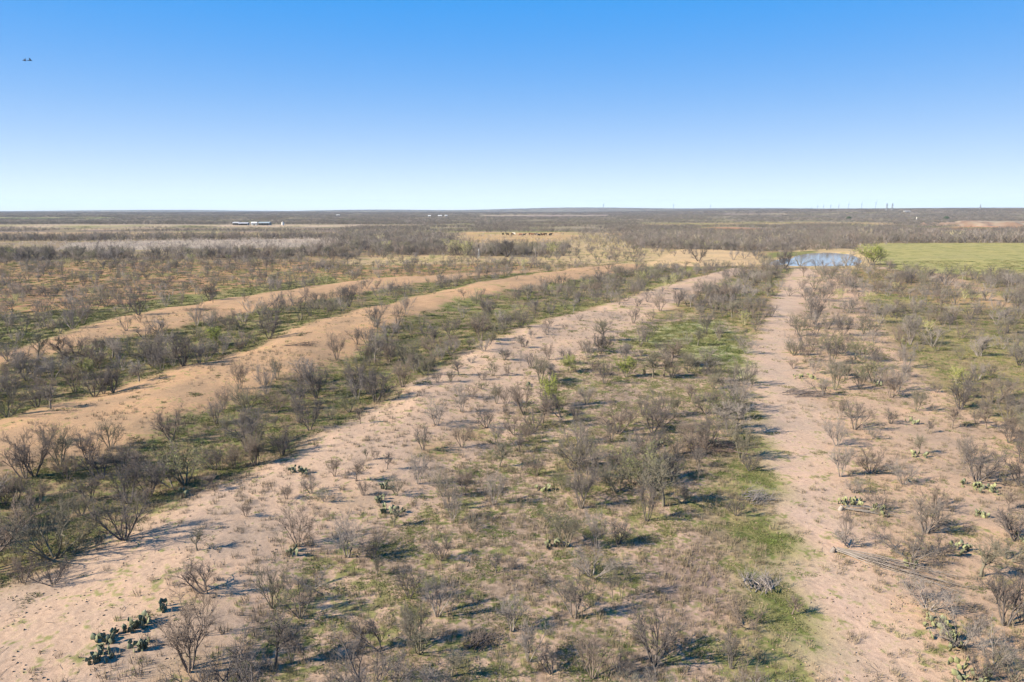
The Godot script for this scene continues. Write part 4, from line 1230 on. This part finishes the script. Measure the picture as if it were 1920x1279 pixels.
# ------------------------------------------------------------------ animals: one smooth surface round a skeleton of tapered bones
func skin(bones: Array, lo: Vector3, hi: Vector3, cell: float, blend: float) -> Mesh:
	var nx := int((hi.x - lo.x) / cell) + 2
	var ny := int((hi.y - lo.y) / cell) + 2
	var nz := int((hi.z - lo.z) / cell) + 2
	var f := PackedFloat32Array()
	f.resize(nx * ny * nz)
	var k := 0
	for z in nz:
		for y in ny:
			for x in nx:
				var p := lo + Vector3(x, y, z) * cell
				var d := 1e9
				for b in bones:
					var ab: Vector3 = b[1] - b[0]
					var t := clampf((p - b[0]).dot(ab) / maxf(ab.length_squared(), 1e-6), 0.0, 1.0)
					var e: float = (p - b[0] - ab * t).length() - lerpf(b[2], b[3], t)
					var m := clampf(0.5 + 0.5 * (d - e) / blend, 0.0, 1.0)
					d = lerpf(d, e, m) - blend * m * (1.0 - m)
				f[k] = d
				k += 1
	var b := Buf.new()
	var id := {}
	for z in nz - 1:
		for y in ny - 1:
			for x in nx - 1:
				var c := (z * ny + y) * nx + x
				var sum := Vector3.ZERO
				var n := 0
				for e in [[0, 1], [2, 3], [4, 5], [6, 7], [0, 2], [1, 3], [4, 6], [5, 7], [0, 4], [1, 5], [2, 6], [3, 7]]:
					var i0: int = e[0]
					var i1: int = e[1]
					var f0 := f[c + (i0 & 1) + ((i0 >> 1) & 1) * nx + (i0 >> 2) * nx * ny]
					var f1 := f[c + (i1 & 1) + ((i1 >> 1) & 1) * nx + (i1 >> 2) * nx * ny]
					if (f0 < 0.0) != (f1 < 0.0):
						var t := f0 / (f0 - f1)
						var p0 := Vector3(i0 & 1, (i0 >> 1) & 1, i0 >> 2)
						var p1 := Vector3(i1 & 1, (i1 >> 1) & 1, i1 >> 2)
						sum += p0.lerp(p1, t)
						n += 1
				if n:
					id[c] = b.v.size()
					b.v.append(lo + (Vector3(x, y, z) + sum / n) * cell)
					b.n.append(Vector3(f[c + 1] - f[c], f[c + nx] - f[c], f[c + nx * ny] - f[c]).normalized())
	for z in range(1, nz - 1):
		for y in range(1, ny - 1):
			for x in range(1, nx - 1):
				var c := (z * ny + y) * nx + x
				for q in [[1, nx, nx * ny], [nx, nx * ny, 1], [nx * ny, 1, nx]]:
					var inside: bool = f[c] < 0.0
					if inside == (f[c + q[0]] < 0.0):
						continue
					var a: int = id[c - q[1] - q[2]]
					var e: int = id[c - q[2]]
					var g: int = id[c]
					var h: int = id[c - q[1]]
					if inside:
						b.t.append_array(PackedInt32Array([a, g, e, a, h, g]))
					else:
						b.t.append_array(PackedInt32Array([a, e, g, a, g, h]))
	return b.mesh()


func cow_mesh(grazing: bool) -> Mesh:
	var V := func(x, y, z): return Vector3(x, y, z)
	var poll := Vector3(0.98, 0.62, 0.08) if grazing else Vector3(1.02, 1.42, 0.1)
	var muzzle := Vector3(1.16, 0.2, 0.1) if grazing else Vector3(1.42, 1.2, 0.14)
	var bones := [
		[Vector3(-0.72, 1.05, 0), Vector3(0.55, 1.02, 0), 0.30, 0.34], [Vector3(-0.4, 0.86, 0), Vector3(0.35, 0.84, 0), 0.29, 0.3],
		[Vector3(0.5, 1.1, 0), poll, 0.25, 0.13], [poll, muzzle, 0.14, 0.085],
		[Vector3(-0.95, 1.2, 0), Vector3(-1.0, 0.55, 0), 0.05, 0.03],
	]
	for s in [-1.0, 1.0]:
		bones.append([Vector3(0.48, 0.85, 0.17 * s), Vector3(0.5, 0.45, 0.17 * s), 0.15, 0.08])
		bones.append([Vector3(0.5, 0.45, 0.17 * s), Vector3(0.5, 0.04, 0.17 * s), 0.07, 0.06])
		bones.append([Vector3(-0.68, 0.95, 0.17 * s), Vector3(-0.58, 0.62, 0.18 * s), 0.2, 0.11])
		bones.append([Vector3(-0.58, 0.62, 0.18 * s), Vector3(-0.78, 0.42, 0.18 * s), 0.1, 0.075])
		bones.append([Vector3(-0.78, 0.42, 0.18 * s), Vector3(-0.74, 0.04, 0.18 * s), 0.07, 0.06])
		bones.append([poll, poll + Vector3(-0.02, 0.03, 0.24 * s), 0.05, 0.03])
	return skin(bones, Vector3(-1.2, -0.1, -0.6), Vector3(1.65, 1.7, 0.6), 0.06, 0.07)


func cattle() -> void:
	var bodies := [cow_mesh(false), cow_mesh(true)]
	var coats := [paint(Color(0.012, 0.011, 0.01), 0.7), paint(Color(0.05, 0.022, 0.013), 0.75), paint(Color(0.13, 0.04, 0.02), 0.75), paint(Color(0.55, 0.5, 0.44), 0.8)]
	var words := ["black", "dark brown", "rust red", "cream white"]
	# x, z, facing degrees, coat, grazing
	for q in [[-6.4, -490.0, 60, 0, 1], [-3.2, -485.0, 200, 0, 0], [0.4, -489.0, 20, 1, 1], [1.6, -497.0, 150, 3, 0], [5.9, -480.0, 170, 2, 1], [8.6, -479.0, 10, 0, 0], [12.4, -491.0, 80, 1, 0], [14.0, -485.0, 185, 2, 0], [16.2, -484.0, 5, 1, 0], [17.0, -488.0, 30, 3, 1], [18.3, -469.0, 40, 0, 1], [20.6, -489.0, 100, 0, 0], [23.6, -487.0, 190, 0, 0], [27.4, -486.0, 15, 0, 0], [21.5, -477.0, 160, 1, 1], [26.0, -474.0, 60, 0, 1]]:
		var o := base("cow", on_ground(q[0], q[1], 0.02), deg_to_rad(q[2]))
		part("body", bodies[q[4]], o, coats[q[3]]).scale = Vector3(1.12, 1.12, 1.12)
		var side: bool = absf(cos(deg_to_rad(q[2]))) > 0.75
		tag(o, "%s cow %s in the herd on tan clearing" % [words[q[3]], "grazing head down" if q[4] else "standing head up"], "cow", "cattle herd in the clearing")


func birds() -> void:
	var m := paint(Color(0.03, 0.03, 0.035), 0.8)
	for q in [[BIRDS[0], BIRDS[1], BIRDS[2], 0.5, "dark bird flying with wings raised, beside a paler fainter bird"], [BIRDS[3], BIRDS[4], BIRDS[5], 0.9, "faint smaller bird trailing behind a darker bird in the sky"]]:
		var o := base("bird", Vector3(q[0], q[1], q[2]), q[3])
		var lift := 0.16 if q[3] < 0.7 else 0.24
		var bones := [[Vector3(-0.2, 0, 0), Vector3(0.14, 0.01, 0), 0.05, 0.055], [Vector3(0.14, 0.02, 0), Vector3(0.24, 0.03, 0), 0.035, 0.02], [Vector3(-0.2, 0, 0), Vector3(-0.36, 0.0, 0), 0.03, 0.045]]
		for s in [-1.0, 1.0]:
			bones.append([Vector3(0.06, 0.03, 0.03 * s), Vector3(0.03, 0.03 + lift, 0.32 * s), 0.045, 0.04])
			bones.append([Vector3(0.03, 0.03 + lift, 0.32 * s), Vector3(-0.1, 0.02 + lift * 1.3, 0.62 * s), 0.04, 0.02])
			bones.append([Vector3(-0.06, 0.03, 0.03 * s), Vector3(-0.07, 0.02 + lift, 0.3 * s), 0.035, 0.03])
		part("body", skin(bones, Vector3(-0.5, -0.12, -0.75), Vector3(0.4, 0.5, 0.75), 0.03, 0.03), o, m)
		tag(o, q[4], "bird")


# ------------------------------------------------------------------ far buildings and masts
func shed(x: float, z: float, wide: float, deep: float, tall: float, turn: float, roof_c: Color, wall_c: Color, open: bool, label: String, called := "barn") -> void:
	var o := base(called, on_ground(x, z, 0.1), turn)
	var h := tall * 0.62
	var wall := paint(wall_c, 0.6)
	for s in [[Vector3(0, h / 2, -deep / 2), Vector3(wide, h, 0.2)], [Vector3(-wide / 2 + 0.1, h / 2, 0.1), Vector3(0.2, h, deep - 0.22)], [Vector3(wide / 2 - 0.1, h / 2, 0.1), Vector3(0.2, h, deep - 0.22)]]:
		var b := Buf.new()
		b.box(s[0], s[1])
		part("wall", b.mesh(), o, wall)
	var front := Buf.new()
	if open:
		for k in 5:
			front.box(Vector3((k / 4.0 - 0.5) * (wide - 0.6), h / 2, deep / 2 - 0.05), Vector3(0.25, h, 0.25))
	else:
		front.box(Vector3(-wide * 0.3, h / 2, deep / 2), Vector3(wide * 0.4, h, 0.2))
		front.box(Vector3(wide * 0.35, h / 2, deep / 2), Vector3(wide * 0.3, h, 0.2))
		front.box(Vector3(wide * 0.05, h * 0.9, deep / 2), Vector3(wide * 0.3, h * 0.2, 0.2))
		var d := Buf.new()
		d.box(Vector3(wide * 0.05, h * 0.4, deep / 2 - 0.1), Vector3(wide * 0.3, h * 0.8, 0.08))
		part("door", d.mesh(), o, paint(Color(0.12, 0.11, 0.1), 0.6))
		for k in 2:
			var wn := Buf.new()
			wn.box(Vector3((-0.3 if k == 0 else 0.36) * wide, h * 0.55, deep / 2 + 0.11), Vector3(wide * 0.1, h * 0.3, 0.05))
			part("window", wn.mesh(), o, paint(Color(0.03, 0.035, 0.04), 0.15))
	part("front", front.mesh(), o, wall)
	var r := Buf.new()
	var e := 0.4
	var A := Vector3(-wide / 2 - e, h, deep / 2 + e)
	var B := Vector3(wide / 2 + e, h, deep / 2 + e)
	var C := Vector3(wide / 2 + e, h, -deep / 2 - e)
	var D := Vector3(-wide / 2 - e, h, -deep / 2 - e)
	var E := Vector3(-wide / 2 - e, tall, 0)
	var F := Vector3(wide / 2 + e, tall, 0)
	r.quad(A, E, F, B)
	r.quad(C, F, E, D)
	r.tri(A, D, E)
	r.tri(B, F, C)
	r.quad(A, B, C, D)
	part("roof", r.mesh(), o, paint(roof_c, 0.45))
	tag(o, label, called)


func beam(b: Buf, p: Vector3, q: Vector3, r: float) -> void:
	b.tube(PackedVector3Array([p, q]), PackedFloat32Array([r, r]), 4)


func pylon(x: float, z: float, tall: float, label: String, group := "") -> void:
	var o := base("transmission_pylon", on_ground(x, z), 0.4)
	var steel := paint(Color(0.2, 0.21, 0.23), 0.5)
	var corner := func(i: int, y: float) -> Vector3:
		var w := lerpf(tall * 0.11, tall * 0.035, minf(1.0, y / (tall * 0.8)))
		return Vector3(w if i & 1 else -w, y, w if i & 2 else -w)
	for i in 4:
		var b := Buf.new()
		beam(b, corner.call(i, 0.0), corner.call(i, tall * 0.8), tall * 0.012)
		beam(b, corner.call(i, tall * 0.8), Vector3(0, tall, 0), tall * 0.012)
		part("leg", b.mesh(), o, steel)
	var lace := Buf.new()
	for k in 6:
		for pair in [[0, 1], [1, 3], [3, 2], [2, 0]]:
			beam(lace, corner.call(pair[0], tall * 0.8 * k / 6), corner.call(pair[1], tall * 0.8 * (k + 1) / 6), tall * 0.007)
			beam(lace, corner.call(pair[1], tall * 0.8 * k / 6), corner.call(pair[0], tall * 0.8 * (k + 1) / 6), tall * 0.007)
	part("lattice", lace.mesh(), o, steel)
	for k in 3:
		var arm := Buf.new()
		var w: float = tall * [0.2, 0.24, 0.17][k]
		beam(arm, Vector3(-w, tall * (0.68 + 0.12 * k), 0), Vector3(w, tall * (0.68 + 0.12 * k), 0), tall * 0.01)
		part("crossarm", arm.mesh(), o, steel)
	tag(o, label, "pylon", group)


func turbine(x: float, z: float, hub: float, spin: float) -> void:
	var o := base("wind_turbine", on_ground(x, z), 0.3 + spin * 0.1)
	var white := paint(Color(0.16, 0.18, 0.21), 0.5)
	var t := Buf.new()
	t.tube(PackedVector3Array([Vector3(0, 0, 0), Vector3(0, hub, 0)]), PackedFloat32Array([3.6, 2.4]), 8)
	part("tower", t.mesh(), o, white)
	var nac := Buf.new()
	nac.box(Vector3(0, hub + 1.6, 0), Vector3(3.4, 3.4, 9))
	var head := part("nacelle", nac.mesh(), o, white)
	for k in 3:
		var a := spin + TAU * k / 3
		var b := Buf.new()
		var c := Vector3(0, hub + 1.6, 5.2)
		var d := Vector3(sin(a), cos(a), 0)
		b.tube(PackedVector3Array([c, c + d * hub * 0.15, c + d * hub * 0.6]), PackedFloat32Array([1.5, 2.2, 0.6]), 5)
		part("blade", b.mesh(), head, white)
	tag(o, "faint wind turbine, one of a row on the far horizon", "wind turbine", "wind turbines on the horizon")


func juniper(x: float, z: float, wide: float, tall: float, label: String) -> void:
	rng.seed = int(absf(x))
	var o := base("juniper_tree", on_ground(x, z))
	var t := Buf.new()
	t.tube(PackedVector3Array([Vector3.ZERO, Vector3(0, tall * 0.6, 0)]), PackedFloat32Array([0.25, 0.1]), 6)
	part("trunk", t.mesh(), o, paint(Color(0.09, 0.07, 0.05)))
	var c := Buf.new()
	for i in 2600:
		var d := Vector3(rng.randf_range(-1, 1), rng.randf_range(-0.15, 1), rng.randf_range(-1, 1)).normalized()
		var lump := 0.82 + 0.18 * sin(d.x * 7.0 + d.z * 5.0) * cos(d.y * 6.0 + d.x * 3.0)
		var p: Vector3 = Vector3(d.x * wide * 0.5, tall * 0.12 + d.y * tall * 0.85, d.z * wide * 0.5) * lump * pow(rng.randf(), 0.25)
		var u := Vector3(rng.randf_range(-1, 1), rng.randf_range(-1, 1), rng.randf_range(-1, 1)).normalized() * 0.34
		var v := u.cross(d).normalized() * 0.26
		c.tri(p - u, p + v, p + u)
	part("crown", c.mesh(), o, paint(Color(0.035, 0.06, 0.025)))
	tag(o, label, "tree")


func red_bluff() -> void:
	# a low eroded rise of red and tan earth
	var n := FastNoiseLite.new()
	n.seed = 71
	n.frequency = 0.02
	n.fractal_octaves = 4
	var st := SurfaceTool.new()
	st.begin(Mesh.PRIMITIVE_TRIANGLES)
	var cx: float = BLUFF[0]
	var cz: float = BLUFF[1]
	var w := 60
	var d := 26
	for j in d + 1:
		for i in w + 1:
			var x := (i - w * 0.5) * 5.0
			var z := (j - d * 0.5) * 5.0
			var u := sqrt(pow(x / 100.0, 2) + pow(z / 55.0, 2)) + n.get_noise_2d(x * 1.5, z * 1.5) * 0.6
			var h := 5.0 * ss(1.0, 0.45, u) * (1.0 + 0.3 * n.get_noise_2d(x, z + 300.0)) - 0.8 * ss(0.8, 1.1, u)
			h += n.get_noise_2d(x * 4.0, z * 4.0) * 0.9 * ss(1.0, 0.7, u)
			var tan := clampf(0.35 + n.get_noise_2d(x * 2.0 + 50.0, z * 2.0) * 1.4, 0.0, 1.0)
			st.set_color(Color(0.17, 0.11, 0.078).lerp(Color(0.215, 0.18, 0.13), tan))
			st.add_vertex(Vector3(x, h, z))
	for j in d:
		for i in w:
			var p := j * (w + 1) + i
			for k in [p, p + 1, p + w + 1, p + 1, p + w + 2, p + w + 1]:
				st.add_index(k)
	st.generate_normals()
	var o := part("red_bluff", st.commit(), self, paint(Color.WHITE, 0.95, true))
	o.position = Vector3(cx, hills(cx, cz) - 0.3, cz)
	tag(o, "low eroded bluff of red and tan earth rising from brush", "hill", "", "structure")


func pole(x: float, z: float, tall: float, r: float, c: Color, arm: bool, label: String) -> void:
	var o := base("utility_pole", on_ground(x, z, 0.3), 0.5)
	var m := paint(c, 0.8)
	var b := Buf.new()
	b.tube(PackedVector3Array([Vector3.ZERO, Vector3(0, tall, 0)]), PackedFloat32Array([r, r * 0.7]), 6)
	part("post", b.mesh(), o, m)
	if arm:
		var q := Buf.new()
		beam(q, Vector3(-1.2, tall - 0.5, 0), Vector3(1.2, tall - 0.5, 0), 0.12)
		var bar := part("crossarm", q.mesh(), o, m)
		for k in 2:
			var ins := Buf.new()
			ins.tube(PackedVector3Array([Vector3(-1.0 + 2.0 * k, tall - 0.4, 0), Vector3(-1.0 + 2.0 * k, tall - 0.1, 0)]), PackedFloat32Array([0.09, 0.06]), 6)
			part("insulator", ins.mesh(), bar, m)
	tag(o, label, "pole")


func small_tower(x: float, z: float, tall: float) -> void:
	var o := base("metal_tower", on_ground(x, z), 0.6)
	var m := paint(Color(0.26, 0.26, 0.26), 0.5)
	for i in 3:
		var a := TAU * i / 3
		var b := Buf.new()
		beam(b, Vector3(cos(a) * 0.55, -0.05, sin(a) * 0.55), Vector3(cos(a) * 0.12, tall * 0.8, sin(a) * 0.12), 0.05)
		part("leg", b.mesh(), o, m)
	for k in 3:
		var b := Buf.new()
		var r := lerpf(0.55, 0.12, (k + 1) / 4.0)
		for i in 3:
			var a := TAU * i / 3
			var a2 := TAU * (i + 1) / 3
			beam(b, Vector3(cos(a) * r, tall * 0.2 * (k + 1), sin(a) * r), Vector3(cos(a2) * r, tall * 0.2 * (k + 1), sin(a2) * r), 0.035)
		part("brace", b.mesh(), o, m)
	var drum := Buf.new()
	drum.tube(PackedVector3Array([Vector3(0, tall * 0.78, 0), Vector3(0, tall * 0.8, 0), Vector3(0, tall * 0.98, 0), Vector3(0, tall, 0)]), PackedFloat32Array([0.02, 0.2, 0.2, 0.02]), 10)
	part("drum", drum.mesh(), o, m)
	tag(o, "thin pale metal tower standing on the tan flats before the tree clump", "tower")


var pad: Mesh
var pads: Array[StandardMaterial3D] = []


func make_things() -> void:
	pad = pad_mesh()
	pads = [paint(Color(0.105, 0.118, 0.078), 0.5), paint(Color(0.14, 0.152, 0.095), 0.5), paint(Color(0.165, 0.172, 0.088), 0.5)]
	# x, z, width, pads, shade, label
	for q in CACTI:
		prickly_pear(q[0], q[1], q[2], q[3], q[4], q[5], "prickly pear clumps")
	var dead := paint(Color(0.085, 0.07, 0.065), 0.95)
	var greyed := paint(Color(0.2, 0.18, 0.165), 0.95)
	brush_pile(26.2, -59.2, 4.2, 1.8, 0.55, 0.1, 34, paint(Color(0.13, 0.11, 0.105)), "dark heap of cut branches lying on the dirt track")
	brush_pile(-24.9, -77.9, 3.6, 1.2, 0.35, 0.25, 18, dead, "flat dark pile of cut brush on the orange sand strip")
	brush_pile(13.9, -44.9, 4.6, 2.2, 0.4, -0.15, 34, paint(Color(0.12, 0.085, 0.08)), "reddish dark heap of dead branches beside a grassy verge mesquite")
	brush_pile(18.0, -54.6, 3.2, 1.5, 0.5, 0.2, 24, dead, "rounded dark heap of dead brush on the verge with prickly pear behind")
	brush_pile(-50.4, -109.0, 5.0, 2.0, 0.45, 0.1, 18, dead, "dark scattered cut brush on the narrow orange terrace")
	brush_pile(13.6, -36.2, 1.7, 1.3, 0.6, 0.5, 26, paint(Color(0.16, 0.145, 0.14)), "rounded grey dead shrub on the light grassy verge")
	brush_pile(-1.2, -23.0, 1.0, 0.9, 0.55, 0.9, 20, dead, "small dark rounded dead shrub in weedy scrub")
	brush_pile(10.6, -26.9, 1.4, 1.2, 0.9, 1.2, 30, paint(Color(0.19, 0.165, 0.155)), "upright grey tangle of dead twigs on the verge")
	brush_pile(20.5, -71.5, 3.6, 1.8, 0.6, 0.1, 26, paint(Color(0.3, 0.26, 0.23)), "pale silvery heap of dead brush at the meadow's edge")
	felled_tree(Vector3(15.4, ground_at(15.4, -30.2), -30.2), Vector3(19.6, 0, -27.0), 14, 0.3, paint(Color(0.15, 0.13, 0.12)), greyed, "felled mesquite with stems fanned over the track from its dark stump")
	felled_tree(Vector3(18.0, ground_at(18.0, -34.9), -34.9), Vector3(20.6, 0, -34.4), 6, 0.5, greyed, greyed, "short pale cut logs lying beside prickly pear at track's edge")
	cattle()
	birds()
	shed(-337, -846, 6.5, 6, 4.0, 0.1, Color(0.28, 0.28, 0.29), Color(0.22, 0.2, 0.18), true, "open-sided white-roofed barn at the end of the farmyard row")
	shed(-326, -842, 10.5, 7, 3.4, 0.05, Color(0.28, 0.285, 0.31), Color(0.22, 0.2, 0.18), true, "low grey-roofed open shed next to the white-roofed barn")
	shed(-311, -836, 6, 5, 4.2, 0.1, Color(0.45, 0.45, 0.45), Color(0.45, 0.45, 0.44), false, "white farmhouse with white roof between the two long sheds", "farmhouse")
	shed(-299, -838, 13, 8, 4.2, -0.05, Color(0.2, 0.23, 0.245), Color(0.22, 0.2, 0.18), true, "long blue-grey-roofed barn at the farmhouse's side")
	shed(-194, -1629, 6, 5, 4.5, 0.2, Color(0.45, 0.45, 0.45), Color(0.45, 0.45, 0.45), false, "white house standing alone in far brush", "house")
	shed(-178, -1715, 9, 6, 3.8, 0.0, Color(0.45, 0.45, 0.45), Color(0.4, 0.4, 0.4), false, "long white far house in the middle of a row of three", "house")
	shed(-163, -1715, 6, 5, 4.2, 0.3, Color(0.42, 0.42, 0.42), Color(0.4, 0.4, 0.4), false, "small white far house with dark door next to the long one", "house")
	shed(-455, -1815, 8, 6, 4.0, 0.1, Color(0.38, 0.38, 0.38), Color(0.38, 0.37, 0.36), false, "pale far house beyond the farmyard", "house")
	shed(1046, -1840, 16, 7, 3.5, 0.1, Color(0.4, 0.4, 0.4), Color(0.38, 0.38, 0.38), false, "long white shed near the brushy ridge top", "shed")
	var tank := base("water_tank", on_ground(-280, -846))
	var tb := Buf.new()
	tb.tube(PackedVector3Array([Vector3(0, 0, 0), Vector3(0, 3.2, 0), Vector3(0, 3.9, 0)]), PackedFloat32Array([1.6, 1.6, 0.1]), 14)
	var shell := part("shell", tb.mesh(), tank, paint(Color(0.45, 0.45, 0.45), 0.4))
	var hatch := Buf.new()
	hatch.tube(PackedVector3Array([Vector3(0, 3.8, 0), Vector3(0, 4.15, 0)]), PackedFloat32Array([0.4, 0.4]), 8)
	part("hatch", hatch.mesh(), shell, paint(Color(0.5, 0.5, 0.5), 0.4))
	tag(tank, "round white water tank past the long barn", "water tank")
	pylon(1094, -2030, 23, "lattice transmission pylon of a close pair on the skyline", "paired pylons")
	pylon(1110, -2030, 23, "lattice transmission pylon of a close pair on the skyline", "paired pylons")
	pylon(1320, -1960, 17, "lone lattice pylon on the brushy ridge above the red bluff")
	var row := [[1502, 0.5], [1511, 0.5], [1522, 0.75], [1533, 0.8], [1546, 0.85], [1561, 0.9], [1579, 1.0], [1603, 1.0], [1629, 1.15], [1128, 0.8], [1257, 0.8], [1325, 0.6]]
	for i in row.size():
		turbine((row[i][0] - 960.0) / 1280.0 * 8600.0, -8600.0, 62.0 * row[i][1], 0.5 + i * 1.7)
	red_bluff()
	juniper(613, -1262, 11, 6.5, "dark green juniper on grey brush slope beyond the pond")
	juniper(768, -1226, 13, 6.5, "dark green juniper on brush slope above the red bluff")
	pole(446, -1144, 11, 0.22, Color(0.06, 0.05, 0.045), true, "dark utility pole with crossarm in brush beyond the pond")
	pole(-41, -1066, 9, 0.2, Color(0.28, 0.2, 0.16), true, "pale brown utility pole in brush behind the cattle")
	pole(674, -1155, 5.0, 0.6, Color(0.75, 0.73, 0.7), false, "short white post on the tan brushy slope")
	small_tower(-11.5, -238, 3.6)
